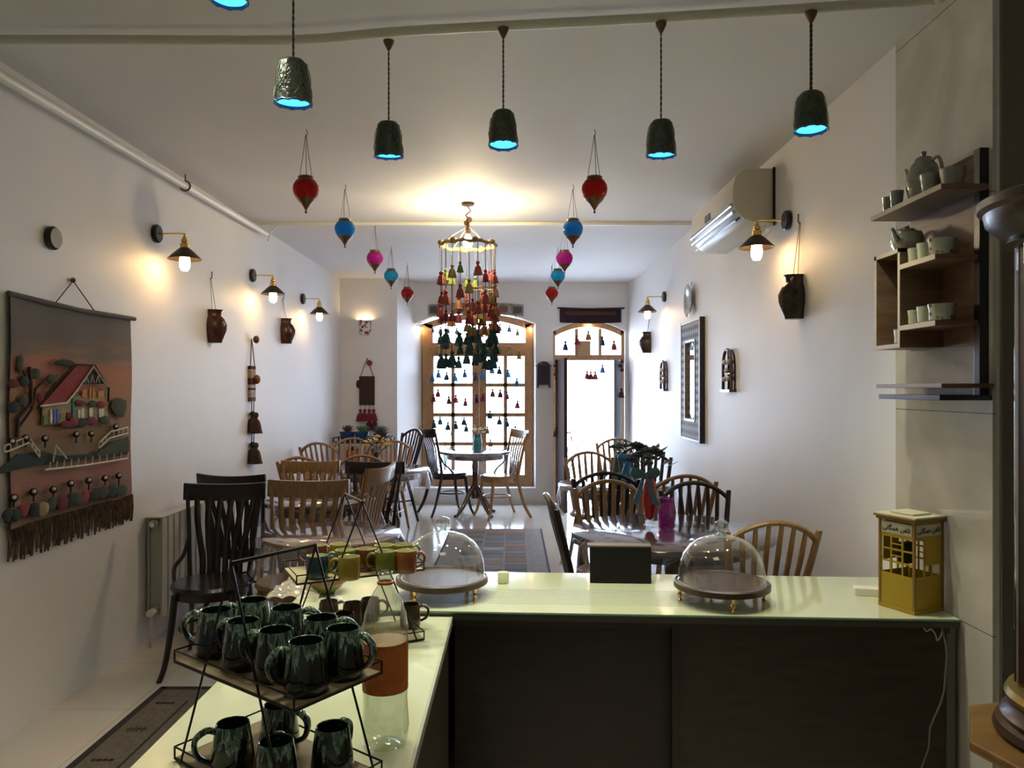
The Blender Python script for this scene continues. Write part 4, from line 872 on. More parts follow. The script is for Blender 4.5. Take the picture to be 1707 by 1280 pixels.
# ---- telephone booth
t = thing('telephone_booth_model', 'yellow model telephone booth with small windows on the counter', 'model booth', (1.425, 2.755, ZB+.001), math.radians(24))
ym = mat('yellow_board', (.40,.26,.012), .4); wd = mat('ply_wood', (.24,.13,.03), .5); ivr = mat('ivory_top', (.62,.60,.42), .45)
hs = .071; Hh = .315
MB().box((0,0,.006), (.150,.150,.012)).build('base', ym, t, smooth=False)
def face(rz, kind):
    M = Matrix.Rotation(rz, 4, 'Z'); nm = MB()
    def b(x0, x1, z0, z1, y=-hs, th=.004): nm.prism([M @ Vector((x, y, z)) for x, z in ((x0,z0),(x1,z0),(x1,z1),(x0,z1))], M @ Vector((0,th,0)))
    b(-hs,hs,.012,.125)
    b(-hs,-hs+.008,.125,Hh); b(hs-.008,hs,.125,Hh); b(-hs+.008,hs-.008,.255,.268); 
    if kind == 0:
        for x in (-.023,.023): b(x-.003,x+.003,.125,.255)
        for z in (.168,.212): b(-hs+.008,hs-.008,z-.003,z+.003)
        b(-.02,.02,.188,.192); b(-.02,.02,.230,.234)
    else:
        b(-.020,.055,.165,.255); b(-.022,-.016,.125,.255); b(.015,.021,.125,.165)
    nm.build('side_wall', ym, t, smooth=False)
    s = MB(); s.prism([M @ Vector((x, -hs-.001, z)) for x, z in ((-hs+.009,.268),(hs-.009,.268),(hs-.009,.308),(-hs+.009,.308))], M @ Vector((0,.003,0)))
    sg = s.build('sign_panel', mat('sign_pale', (.50,.48,.34), .5), t, smooth=False)
    # lettering: telefon-e hamegani, joined letter forms written right to left
    cu = bpy.data.curves.new('lettering', 'FONT'); cu.body = '\uFBFD\uFEE7\uFE8E\uFB95\uFEE4\uFEEB \uFEE6\uFED4\uFEE0\uFE97'; cu.size = .030; cu.extrude = .0004; cu.align_x = 'CENTER'; cu.offset = .0006
    to = bpy.data.objects.new('tmp_text', cu); C.objects.link(to); bpy.context.view_layer.update()
    me = bpy.data.meshes.new_from_object(to.evaluated_get(bpy.context.evaluated_depsgraph_get())); bpy.data.objects.remove(to)
    lo = bpy.data.objects.new('lettering', me); C.objects.link(lo); me.materials.clear(); me.materials.append(blackpl); lo.parent = sg
    wdt = max(v.co.x for v in me.vertices)-min(v.co.x for v in me.vertices) if len(me.vertices) else 1
    k = .115/max(wdt, .01)
    lo.matrix_local = M @ Matrix.Translation((0,-hs-.0018,.280)) @ Matrix.Rotation(PI/2, 4, 'X') @ Matrix.Scale(k, 4)
for k in range(4): face([-PI/2, 0, PI/2, PI][k], [0, 1, 0, 1][k])
MB().box((0,0,Hh+.004), (.160,.160,.008)).box((0,0,Hh+.013), (.172,.172,.006)).build('cornice', wd, t, smooth=False)
MB().box((0,0,Hh+.019), (.170,.170,.005)).box((0,0,Hh+.0255), (.095,.095,.005)).build('roof_board', ivr, t, smooth=False)
for sx in (-1,1):
    for sy in (-1,1): MB().box((sx*.070,sy*.070,.16), (.008,.008,.31)).build('corner_post', wd, t, smooth=False)
MB().box((.01,.03,.19), (.05,.02,.08)).build('inner_telephone', blackpl, t, smooth=False, bev=.003)

# ---- wire racks
def rack(nm, lb, L, Fc, R, z0, apexes, h2=.205, scale=1.):
    Bc = L+R-Fc
    t = thing('wire_rack', lb, 'rack', (Fc.x, Fc.y, z0), 0, None)
    o = Vector((Fc.x, Fc.y, 0)); q = [L-o, Fc-o, R-o, Bc-o]
    cork = mat('tray_board_'+nm, (.26,.20,.11) if nm == 'near' else (.40,.36,.20), .6, var=.2)
    for zi, zz in enumerate((0.004, h2)):
        mb = MB()
        for h in (0, .026): mb.tube([Vector((v.x, v.y, zz+h)) for v in q], .0022, 6, closed=True)
        for v in q: mb.tube([Vector((v.x, v.y, zz)), Vector((v.x, v.y, zz+.026))], .0022, 6)
        tr = mb.build('wire_tray', black, t)
        c = (q[0]+q[2])/2
        MB().prism([Vector((c.x+(v.x-c.x)*.985, c.y+(v.y-c.y)*.985, zz-.002)) for v in q], (0,0,.006)).build('tray_board', cork, tr, smooth=False)
    aps = []
    for (a_, b_), ap in zip(((q[0],q[1]),(q[3],q[2])), apexes):
        P = Vector((ap[0]-o.x, ap[1]-o.y, ap[2]-z0)); aps.append(P)
        for e, f in ((a_, b_), (b_, a_)):
            ft = e+(f-e)*.055; MB().tube([P, Vector((ft.x, ft.y, 0))], .0026, 6).build('leg', black, t)
    MB().tube([aps[0]+Vector((0,0,-.004)), aps[0]+Vector((0,0,.002)), aps[1]+Vector((0,0,.002)), aps[1]+Vector((0,0,-.004))], .0045, 8, sm=0).build('handle', black, t)
    return t
V2 = lambda x, y: Vector((x, y, 0))
nL, nF, nR = V2(-.730,1.66), V2(-.40,1.405), V2(-.272,1.595)
rack('near', 'black two-tier wire rack nearest the camera, full of dark green mugs', nL, nF, nR, ZL, [(-.562,1.535,1.150),(-.440,1.715,1.150)], h2=.212)
fL, fF, fR = V2(-.735,2.46), V2(-.637,2.265), V2(-.283,2.45)
# for the far rack the long front side runs L..R : order corners so the long sides carry the frames
fB = V2(-.38,2.645)
rack('far', 'black two-tier wire rack farther back, holding small coloured mugs', fF, fR, fB, ZL, [(-.462,2.36,1.150),(-.556,2.55,1.150)], h2=.225)

def glaze():
    m = mat('dark_drip_glaze', (.008,.010,.008), .12, coat=.5); nt = m.node_tree; b = nt.nodes['Principled BSDF']
    tc = T(nt, 'ShaderNodeTexCoord'); sx = T(nt, 'ShaderNodeSeparateXYZ'); nt.links.new(tc.outputs['Object'], sx.inputs[0])
    oi = T(nt, 'ShaderNodeObjectInfo'); av = T(nt, 'ShaderNodeVectorMath', operation='ADD')
    mp = T(nt, 'ShaderNodeMapping'); mp.inputs['Scale'].default_value = (75,75,14)
    sc_ = T(nt, 'ShaderNodeVectorMath', operation='SCALE'); nt.links.new(oi.outputs['Location'], sc_.inputs[0]); sc_.inputs[3].default_value = 9
    nt.links.new(tc.outputs['Object'], mp.inputs[0]); nt.links.new(mp.outputs[0], av.inputs[0]); nt.links.new(sc_.outputs[0], av.inputs[1])
    n = T(nt, 'ShaderNodeTexNoise'); n.inputs['Scale'].default_value = 1; n.inputs['Detail'].default_value = 5; n.inputs['Distortion'].default_value = .5; nt.links.new(av.outputs[0], n.inputs['Vector'])
    a = T(nt, 'ShaderNodeMath', operation='MULTIPLY_ADD'); a.inputs[1].default_value = 4.6; a.inputs[2].default_value = -.20; nt.links.new(sx.outputs['Z'], a.inputs[0])
    s = T(nt, 'ShaderNodeMath', operation='ADD'); nt.links.new(a.outputs[0], s.inputs[0]); nt.links.new(n.outputs['Fac'], s.inputs[1])
    r = T(nt, 'ShaderNodeValToRGB'); e = r.color_ramp.elements; e[0].position = .52; e[0].color = (.008,.010,.008,1); e[1].position = .80; e[1].color = (.02,.07,.035,1)
    for pos, c in ((.62,(.014,.035,.020)),(.665,(.07,.17,.10)),(.69,(.50,.58,.50)),(.715,(.05,.15,.09)),(.74,(.16,.28,.20))): k = e.new(pos); k.color = (*c, 1)
    nt.links.new(s.outputs[0], r.inputs[0]); nt.links.new(r.outputs[0], b.inputs['Base Color']); return m
gz = glaze()
def mug(mt, inner, r0, r1, h, lb, grp):
    t = thing('mug', lb, 'mug', (0,0,0), 0, grp)
    MB().lathe([(0,0),(r0*.93,0),(r0,.006),(r0*1.02,h*.22),((r0+r1)/2*1.03,h*.6),(r1,h*.97),(r1*.97,h),(r1*.91,h*.985)], 28).build('cup', mt, t)
    MB().lathe([(r1*.91,h*.985),(r1*.9,h*.8),(r0*.85,h*.25),(r0*.6,h*.10),(0,h*.09)], 28).build('inside', inner, t)
    c = (r0+r1)/2
    MB().tube([(r1*.95,0,h*.84),(r1+h*.16,0,h*.90),(c+h*.33,0,h*.76),(c+h*.36,0,h*.55),(c+h*.26,0,h*.34),(r0*1.0,0,h*.22)], [h*.075,h*.085,h*.08,h*.075,h*.075,h*.07], 10, flat=(1.3,.8)).build('handle', mt, t)
    return t
gm = mug(gz, mat('dark_green_inside', (.012,.03,.02), .12, coat=.4), .043, .034, .098, '', 'dark green drip glazed mugs')
zt = ZL+.212+.005; first = True
e1 = (nF-nL); e2 = (nR-nF)
tops = [(.09,.76,200,'at the back, left'),(.37,.80,20,'at the back in the middle'),(.66,.80,15,'back, right of middle'),(.88,.72,-25,'at the right corner'),
        (.09,.34,175,'left corner, handle outward'),(.37,.30,150,'in front, left of middle'),(.63,.32,170,'in front, in the middle'),(.88,.30,215,'at the front corner')]
for i, (u, v, a, wd_) in enumerate(tops):
    P = nL+e1*u+e2*v; lb = f'dark green mug, upper tray of near rack, {wd_}'
    if first: gm.location = (P.x, P.y, zt); gm.rotation_euler = (0,0,math.radians(a)); gm['label'] = lb; first = False
    else: dup(gm, (P.x, P.y, zt), math.radians(a), lb)
for x, y, a, wd_ in ((-.583,1.60,200,'left, with long white drip'),(-.515,1.695,-20,'back, handle to the right'),(-.468,1.520,100,'in front in the middle'),(-.372,1.585,75,'on the right')):
    dup(gm, (x, y, ZL+.010), math.radians(a), f'dark green mug, lower tray of near rack, {wd_}')
cream = mat('cream_inside', (.62,.64,.38), .25)
cm = {n: mat('glaze_'+n, c, .25, coat=.4) for n, c in {'red': (.13,.03,.015), 'teal': (.006,.035,.05), 'yellow': (.22,.15,.015), 'green': (.12,.14,.015), 'orange': (.20,.06,.015), 'brown': (.05,.028,.014)}.items()}
zt = ZL+.225+.005; MS = {}
for px, py, c, a, wd_ in ((528,908,'red',190,'in the back row at the left end'),(567,906,'yellow',200,'in the back row beside the red one'),(529,925,'teal',20,'in the front row at the left end'),(576,916,'green',200,'between the two yellow ones'),(582,927,'yellow',190,'in the front row with handle to the left'),(611,914,'red',30,'in the middle of the tray'),(641,908,'yellow',10,'in the back row right of the middle'),(643,918,'green',190,'in the front row right of the middle'),(671,907,'green',20,'in the back row at the right end'),(677,917,'orange',5,'in the front row at the right end')):
    Y = F*(1.5-(zt+.068))/(py-HZ); X = (px-VX)*Y/F
    lb = f'small {c} mug {wd_} of the far rack'
    if c not in MS:
        MS[c] = mug(cm[c], cream, .0325, .033, .068, lb, 'small coloured mugs'); MS[c].location = (X, Y, zt); MS[c].rotation_euler = (0,0,math.radians(a))
    else: dup(MS[c], (X, Y, zt), math.radians(a), lb)
bm_ = None; bd = mat('brown_inside', (.06,.04,.02), .4)
for px, py, a, wd_ in ((548,1001,20,'at the left'),(588,1004,60,'left of the bottle'),(574,1021,200,'in front at the left'),(617,997,0,'behind the plastic bottle'),(684,1006,10,'at the right end')):
    Y = F*(1.5-(ZL+.085))/(py-HZ); X = (px-VX)*Y/F; lb = f'brown mug on the lower tray of the far rack {wd_}'
    if bm_ is None: bm_ = mug(cm['brown'], bd, .034, .031, .075, lb, 'brown stoneware mugs'); bm_.location = (X, Y, ZL+.010); bm_.rotation_euler = (0,0,math.radians(a))
    else: dup(bm_, (X, Y, ZL+.010), math.radians(a), lb)
p = at(545, 978, 2.95)
t = thing('striped_bowl', 'green and orange bowl on the counter behind the coloured mugs', 'bowl', (p.x+.0, 2.95, ZB))
MB().lathe([(0,0),(.03,0),(.032,.008),(.055,.025),(.074,.055),(.076,.062),(.07,.06),(.05,.03),(0,.012)], 28).build('bowl', mat('olive_glaze', (.16,.17,.05), .2), t)
MB().lathe([(.0755,.046),(.0775,.056),(.0775,.064),(.073,.064)], 28).build('orange_band', cm['orange'], t)
p = at(510, 985, 2.98)
t = thing('plastic_bag', 'crumpled shiny white plastic bag on the left end of the counter', 'bag', (p.x-.02, 3.02, ZB))
wb = thin_glass('milky_film', (.95,.93,.85), gl=.10, rough=.12, haze=.30, hazecol=(.8,.74,.6))
rr = random.Random(4)
MB().grid(lambda u, v: Vector((-.09+.19*u, -.20+.40*v, .004+.012*abs(math.sin(u*9+v*5))+.010*abs(math.sin(v*13-u*4)))), 26, 30).build('film', wb, t, ang=180)

# ---- bottle
t = thing('plastic_bottle', 'large clear plastic bottle with an orange label, standing uncapped', 'bottle', (-.288, 1.735, ZL))
pet = thin_glass('pet_plastic', (.93,.96,.92), gl=.12, rough=.06, fres=1.5, haze=.14, hazecol=(.6,.63,.52))
R_ = .052
MB().lathe([(0,.012),(.02,.008),(.034,.0),(.044,.004),(.050,.018),(R_,.05),(.050,.08),(.0495,.11),(R_*.97,.125)], 36, wob=lambda a, z: .03*math.cos(10*a) if z < .1 else 0).lathe([(R_*.97,.125),(R_*.95,.13),(R_*.95,.235),(R_*.98,.242),(R_,.262),(.047,.295),(.037,.325),(.024,.348),(.0150,.362),(.0150,.386)], 36).build('bottle_body', pet, t)
lab = mat('orange_label', (.62,.17,.015), .5, col2=(.48,.12,.02), vscale=45); 
MB().lathe([(R_*.985,.128),(R_*.985,.236)], 40, wob=lambda a, z: .004*math.sin(6*a)).build('label', lab, t)
MB().lathe([(R_*.955,.236),(R_*.93,.2365),(0,.2365)], 36).build('juice_surface', mat('pale_orange_pulp', (.50,.33,.17), .5), t)
MB().lathe([(.0155,.362),(.0185,.363),(.0185,.368),(.0155,.369)], 24).build('neck_ring', mat('orange_ring', (.75,.16,.02), .4), t)
MB().lathe([(.0148,.384),(.0165,.385),(.0165,.389),(.0145,.390)], 24).build('mouth', thin_glass('mouth_rim', (.9,.9,.9), gl=.3), t)

# ================================================================== RIGHT: wall shelf with crockery
sh = thing('wall_shelf', 'brown wooden display shelf unit on the right wall with small compartments', 'shelf', (XR-.012, 2.70, 1.46))
shw = mat('shelf_wood', (.20,.125,.075), .4, var=.35, vscale=8, vstretch=(1,1,6)); she = mat('shelf_edge', (.36,.29,.20), .45)
def sb(nm, x0, x1, y0, y1, z0, z1, m=shw, bev=.0015):
    return MB().box(((x0+x1)/2-(XR-.012), (y0+y1)/2-2.70, (z0+z1)/2-1.46), (abs(x1-x0), y1-y0, z1-z0)).build(nm, m, sh, smooth=False, bev=bev)
xf_, xw = 1.36, XR-.012
sb('back_board', xw-.018, xw, 2.50, 2.92, 1.643, 2.27)
sb('side_post', xw-.030, xw, 2.468, 2.50, 1.463, 2.275, blackpl)
top_s = sb('shelf_board', xf_, xw-.018, 2.44, 2.92, 2.135, 2.152)
sb('shelf_board', xf_, xw-.018, 2.475, 2.715, 1.918, 1.935)
sb('shelf_board', xf_, xw-.018, 2.475, 2.715, 1.704, 1.721)
bx_ = sb('compartment_box', xf_, xw-.018, 2.70, 2.715, 1.645, 1.995)
sb('compartment_box', xf_, xw-.018, 2.875, 2.89, 1.645, 1.995); sb('compartment_box', xf_, xw-.018, 2.715, 2.875, 1.645, 1.66); sb('compartment_box', xf_, xw-.018, 2.70, 2.89, 1.980, 1.995)
for y0, y1, z0, z1 in ((2.44,2.92,2.135,2.152),(2.475,2.70,1.918,1.935),(2.475,2.70,1.704,1.721),(2.70,2.715,1.645,1.995),(2.875,2.89,1.645,1.995),(2.715,2.875,1.645,1.66),(2.70,2.89,1.980,1.995)):
    sb('edge_banding', xf_-.002, xf_+.0005, y0, y1, z0, z1, she, 0)
sb('lower_board', xf_, xw-.0, 2.44, 2.88, 1.503, 1.517, shw); sb('lower_board', xf_, xw-.0, 2.45, 2.86, 1.463, 1.480, blackpl)
cer = mat('pale_crackle_ceramic', (.27,.27,.22), .15, col2=(.20,.20,.16), vscale=30, coat=.5)
flo = mat('flower_painted_ceramic', (.38,.40,.30), .15, coat=.5); nt = flo.node_tree; b_ = nt.nodes['Principled BSDF']
tc = T(nt, 'ShaderNodeTexCoord'); vo = T(nt, 'ShaderNodeTexVoronoi'); vo.inputs['Scale'].default_value = 38; nt.links.new(tc.outputs['Object'], vo.inputs['Vector'])
r1 = T(nt, 'ShaderNodeValToRGB'); r1.color_ramp.elements[0].position = .18; r1.color_ramp.elements[0].color = (.12,.05,.08,1); r1.color_ramp.elements[1].position = .34; r1.color_ramp.elements[1].color = (.38,.40,.30,1)
nt.links.new(vo.outputs['Distance'], r1.inputs[0]); nt.links.new(r1.outputs[0], b_.inputs['Base Color'])
def cup(x, y, z, r, h, m, lb, grp='ceramic cups on the wall shelf', flare=1.3, sq=False):
    o = MB().lathe([(0,0),(r/flare*.8,0),(r/flare,.004),(r*.9,h*.55),(r,h),(r*.93,h),(r*.82,h*.5),(r/flare*.8,h*.12),(0,h*.10)], 24, wob=(lambda a, zz: .07*math.cos(4*a)) if sq else None).build('ceramic_bowl' if sq else 'ceramic_cup', m, None)
    o.location = (x, y, z+.0006); return tag(o, lb, 'bowl' if sq else 'cup', grp)
def pot(x, y, z, r, h, rz, lb, m, tall=True):
    t = thing('teapot', lb, 'teapot', (x, y, z+.0006), rz)
    if tall: P_ = [(0,0),(r*.75,0),(r*.80,.006),(r*1.0,h*.35),(r*.98,h*.5),(r*.75,h*.75),(r*.48,h*.86),(r*.46,h*.88)]; 
    else: P_ = [(0,0),(r*.72,0),(r*.78,.005),(r,h*.25),(r*1.02,h*.5),(r*.9,h*.72),(r*.55,h*.80),(r*.5,h*.82)]
    MB().lathe(P_, 28, wob=None if tall else (lambda a, zz: .05*math.cos(4*a))).build('pot_body', m, t)
    zl = P_[-1][1]
    MB().lathe([(r*.50,zl-.002),(r*.46,zl+.004),(r*.2,zl+h*.07),(r*.1,zl+h*.08),(r*.17,zl+h*.12),(r*.12,zl+h*.16),(0,zl+h*.165)], 20).build('lid', m, t)
    MB().tube([(r*.7,0,h*.35),(r*1.2,0,h*.5),(r*1.45,0,h*.74),(r*1.62,0,h*.82)], [r*.22,r*.16,r*.12,r*.10], 10).build('spout', m, t)
    MB().tube([(-r*.6,0,h*.78),(-r*1.2,0,h*.82),(-r*1.5,0,h*.62),(-r*1.4,0,h*.40),(-r*.95,0,h*.28)], r*.10, 8).build('handle', m, t)
    return t
pot(1.445, 2.705, 2.152, .058, .175, math.radians(100), 'tall pale ceramic teapot on the top board of the wall shelf', cer)
cup(1.392,2.565,2.152,.032,.062, cer, 'pale flared cup on the top board in front of the tall teapot')
cup(1.42,2.485,2.152,.040,.058, cer, 'larger pale cup on the top board nearest the black post')
cup(1.385,2.835,2.152,.023,.052, cer, 'small pale cup at the far end of the top board')
cup(1.385,2.775,2.152,.024,.060, cer, 'small shiny cup on the top board, second from the far end')
pot(1.43, 2.79, 1.995, .056, .095, math.radians(210), 'low round green-white lidded teapot on top of the compartment box', cer, False)
pot(1.475, 2.655, 1.935, .040, .085, math.radians(80), 'dark toned teapot at the back of the middle shelf board', mat('dark_clay', (.10,.075,.055), .4), False)
for z, w2 in ((1.935,'middle'),(1.721,'lower')):
    cup(1.395,2.665,z,.026,.050, flo, f'flower painted cup on the {w2} short board, far one', flare=1.15)
    cup(1.395,2.603,z,.027,.056, flo, f'flower painted cup on the {w2} short board, next to the bowl', flare=1.2)
    cup(1.41,2.525,z,.044,.056, flo, f'square flower painted bowl on the {w2} short board', 'flower painted bowls on the wall shelf', 1.12, True)
cup(1.39,2.755,1.66,.024,.052, flo, 'flower painted cup inside the tall compartment box', flare=1.1)

# ---- side table and turned column at the right edge
st = thing('side_table', 'small wooden side table with eight-sided top at the lower right corner', 'table', (1.475,1.87,0), .25)
stm = mat('worn_orange_wood', (.26,.14,.035), .4, var=.3, vscale=5, vstretch=(1,5,1))
MB().prism([(.34*math.cos(a), .34*math.sin(a), .595) for a in [i*PI/4+PI/8 for i in range(8)]], (0,0,.025)).build('tabletop', stm, st, smooth=False, bev=.008)
for k in range(4): a = k*PI/2; MB().tube([(.22*math.cos(a),.22*math.sin(a),.595),(.20*math.cos(a),.20*math.sin(a),.3),(.26*math.cos(a),.26*math.sin(a),0)], [.025,.018,.02], 10).build('leg', dark, st)
MB().lathe([(.21,.54),(.23,.54),(.23,.595),(.21,.595),(.21,.54)], 8).build('apron', dark, st, smooth=False)
ct = thing('wooden_column_stand', 'tall glossy dark wooden column with carved cap at the right edge', 'column', (1.46,1.90,.6205), 0)
cw = mat('glossy_carved_wood', (.06,.027,.013), .36, var=.5, vscale=10, coat=.12)
MB().lathe([(0,0),(.225,0),(.236,.012),(.23,.03),(.215,.036),(.22,.05),(.205,.066),(.20,.08),(0,.08)], 48).build('turned_base', cw, ct)
MB().lathe([(.18,.08),(.205,.085),(.210,.10),(.202,.115),(.17,.125),(0,.125)], 40).build('brass_ring', mat('dull_brass', (.30,.22,.06), .3, metal=.8), ct)
MB().prism([(.183*math.cos(a), .183*math.sin(a), .125) for a in [i*PI/4+PI/8 for i in range(8)]], (0,0,1.12)).build('shaft', cw, ct, smooth=False, bev=.004)
MB().box((-.188,-.03,1.215), (.03,.05,.055)).build('metal_hinge', chrome, ct, smooth=False, bev=.004)
for i in range(8):
    a = i*PI/4+PI/8; MB().cyl((.183*math.cos(a),.183*math.sin(a),.13),(.183*math.cos(a),.183*math.sin(a),1.24), .006, n=8).build('edge_bead', chrome if i == 3 else cw, ct)
MB().lathe([(0,1.24),(.192,1.24),(.210,1.25),(.20,1.26),(.214,1.268),(.232,1.285),(.252,1.305),(.257,1.33),(.270,1.34),(.270,1.36),(.25,1.37),(0,1.38)], 48).build('carved_cap', cw, ct)

# ================================================================== RUGS
rm = mat('runner_weave', (.13,.105,.085), .95, var=.3, vscale=40, bump=.3, bscale=200); rdk = mat('runner_border', (.022,.017,.016), .95); rmot = mat('runner_motif', (.05,.035,.03), .95)
t = thing('runner_rug', 'long grey brown runner rug with a dark border on the left floor', 'rug', (-1.30,2.45,.0))
MB().box((0,0,.004), (.915,2.80,.008)).build('rug_field', rm, t, smooth=False)
mb = MB()
for x in (-.445,.445): mb.box((x,0,.0065), (.03,2.80,.008))
for y in (-1.385,1.385): mb.box((0,y,.0065), (.89,.03,.008))
for x in (-.255,.255): mb.box((x,0,.0062), (.010,2.46,.0075))
mb.build('border_stripe', rdk, t, smooth=False)
for k in range(9):
    y = 1.20-.28*k
    for x in (-.35,.35):
        mb = MB().box((x, y, .0062), (.09,.008,.0075))
        for dx in (-.03,-.01,.01,.03): mb.box((x+dx, y, .0062), (.008,.05,.0075)) if k % 2 else mb.box((x+dx*1.2, y, .0062), (.014,.02,.0075))
        mb.build('motif', rmot, t, smooth=False)
t = thing('patchwork_rug', 'grey patchwork rug of small colour blocks in the middle aisle', 'rug', (-.18,6.4,0))
MB().box((0,0,.004), (.975,3.6,.008)).build('rug_field', mat('grey_weave', (.27,.25,.25), .95, var=.3, vscale=30), t, smooth=False)
MB().box((.478,0,.0062), (.018,3.58,.0085)).box((-.478,0,.0062), (.018,3.58,.0085)).build('border_stripe', rdk, t, smooth=False)
rr = random.Random(5); cs = [(.10,.12,.15),(.16,.15,.16),(.30,.22,.18),(.22,.20,.20),(.34,.32,.32),(.24,.15,.10),(.14,.17,.20)]
pm = [mat('rug_patch', c, .95, var=.25, vscale=60) for c in cs]
last = -1
for ci, x in enumerate((-.205,0,.205)):
    y = -1.70
    while y < 1.60:
        h = rr.choice((.12,.15,.18)); k = rr.choice([q for q in range(len(cs)) if q != last]); last = k
        MB().box((x, y+h/2, .0062), (.185,h-.008,.0085)).build('colour_patch', pm[k], t, smooth=False); y += h

# ================================================================== TABLE DECOR, PLANTS
def jar(px, py, Y, ztop, r, h, col, lb, nm='glass_jar'):
    X = (px-VX)*Y/F
    m = thin_glass('coloured_glass_'+lb[:6], col, gl=.12, haze=.25, hazecol=tuple(min(1, c*.9) for c in col))
    o = thing(nm, lb, 'jar', (X, Y, ztop))
    MB().lathe([(0,.003),(r*.9,.003),(r,.010),(r,h*.72),(r*.82,h*.80),(r*.80,h*.86),(r*.84,h*.88),(r*.84,h),(r*.78,h)], 28).build('jar_body', m, o)
    return o
TZ = .7645
jar(1111, 883, 4.04, TZ, .042, .165, (.50,.02,.40), 'magenta glass jar on the large front right table')
jar(1070, 838, 4.80-.0, TZ, .03, .10, (.9,.95,.95), 'small clear glass jar behind the red ribbon on the right') if False else None
jar(796, 745, 9.15, TZ, .050, .19, (.02,.50,.60), 'turquoise glass jar holding cream flowers on the window table')
def leafm(n, c): return mat('leaf_'+n, c, .5, var=.3, vscale=30)
g1, g2, g3 = leafm('dark', (.02,.045,.025)), leafm('grey', (.12,.17,.14)), leafm('light', (.16,.30,.13))
def bouquet(loc, cols, n, rad, h, lb, stem=.12, seed=1, lm=g1):
    t = thing('flower_bunch', lb, 'flowers', loc); r = random.Random(seed)
    for k in range(n):
        a = r.uniform(0, 2*PI); q = rad*math.sqrt(r.random()); x, y = q*math.cos(a), q*math.sin(a); z = h*(1-.4*(q/rad)**2)+r.uniform(-.02,.02)
        MB().tube([(0,0,-stem),(x*.3,y*.3,0),(x,y,z)], .0022, 5).build('stem', g1, t)
        mb = MB()
        for j in range(6):
            b = j*PI/3+r.random(); mb.sph((x+.016*math.cos(b), y+.016*math.sin(b), z), .016, 7, (1,1,.7))
        mb.sph((x,y,z+.006), .014, 7); mb.build('blossom', cols[k % len(cols)], t)
    mb = MB()
    for k in range(n*2):
        a = r.uniform(0, 2*PI); q = rad*1.15*math.sqrt(r.random()); x, y, z = q*math.cos(a), q*math.sin(a), h*.65+r.uniform(-.05,.04)
        v = Vector((math.cos(a), math.sin(a), .5)); p0 = Vector((x,y,z)); sd = Vector((-v.y, v.x, 0))*.014
        mb.prism([p0, p0+v*.03+sd, p0+v*.065, p0+v*.03-sd], (0,0,.0015))
    mb.build('leaves', lm, t, smooth=False); return t
crf = mat('cream_petal', (.70,.62,.42), .7); org = mat('apricot_petal', (.60,.33,.15), .7); yel = mat('yellow_petal', (.62,.48,.16), .7); drk = mat('dark_blue_petal', (.02,.03,.045), .7); pnk = mat('muted_teal_petal', (.03,.06,.06), .7)
p = at(796, 723, 9.15); bouquet((p.x, 9.15, TZ+.175), [crf], 8, .07, .10, 'cream flowers in the turquoise jar on the window table', .15, 2, mat('pale_dry_leaf', (.35,.30,.2), .8))
p = at(627, 775, 6.95)
t = thing('dark_vase', 'slim dark vase standing on the third left table', 'vase', (p.x, 6.95, TZ))
MB().lathe([(0,0),(.035,0),(.038,.01),(.016,.05),(.013,.12),(.020,.16),(.017,.16),(.010,.12),(0,.1)], 20).build('vase_body', blackpl, t)
bouquet((p.x, 6.95, TZ+.16), [yel, org, crf, org], 13, .12, .13, 'apricot and yellow flowers in the dark vase on the third left table', .08, 5)
# ribbons and tall red vase on the front right table
def ribbon(loc, m, lb, s=1., rz=0):
    t = thing('ribbon_bow', lb, 'ribbon', loc, rz, 'satin ribbon bows in the table flowers', scale=s)
    for sx in (-1,1):
        MB().lathe([(0,-.045),(.012,-.04),(.026,-.015),(.028,.015),(.018,.035),(0,.04)], 12, M=Matrix.Translation((sx*.042,0,.012)) @ Matrix.Rotation(sx*1.25, 4, 'Y') @ Matrix.Diagonal((1,.5,1,1))).build('loop', m, t)
        MB().prism([(0,-.012,0),(sx*.035,-.012,-.15),(sx*.075,-.012,-.155),(sx*.015,-.012,0)], (0,.003,0)).build('tail', m, t, smooth=False)
    MB().sph((0,-.005,0), .014, 8).build('knot', m, t)
tl = mat('dusty_teal_satin', (.05,.12,.15), .35); bl = mat('bright_blue_satin', (.01,.22,.45), .35); gn = mat('bottle_green_satin', (.02,.07,.05), .4)
Yv = 4.14; p = at(1083, 875, Yv)
t = thing('red_bud_vase', 'tall slender red vase on a clear foot on the front right table', 'vase', (p.x, Yv, TZ))
MB().lathe([(0,.0),(.035,.0),(.033,.006),(.008,.012),(.006,.03),(0,.03)], 24).build('clear_foot', thin_glass('foot_glass', gl=.2), t)
MB().lathe([(0,.03),(.012,.032),(.026,.05),(.038,.12),(.034,.20),(.022,.25),(.024,.262),(.018,.262),(.016,.25),(0,.2)], 28).build('red_body', mat('red_enamel', (.40,.012,.010), .2, coat=.5), t)
bouquet((p.x+.0, Yv+.01, TZ+.262), [drk, pnk, drk], 9, .10, .15, 'dark dried flowers in the slender red vase', .05, 9)
ribbon((p.x-.035, Yv-.06, TZ+.275), tl, 'dusty teal ribbon bow tied at the neck of the red vase', 1.)
p2 = at(1052, 838, 5.55)
t = thing('blue_glass_vase', 'pale blue glass vase on the table near the open door', 'vase', (p2.x, 5.75, TZ))
MB().lathe([(0,0),(.04,0),(.044,.01),(.05,.06),(.035,.13),(.025,.17),(.03,.19),(.026,.19)], 24).build('vase_body', thin_glass('pale_blue_glass', (.25,.6,.8), gl=.12, haze=.2, hazecol=(.1,.4,.6)), t)
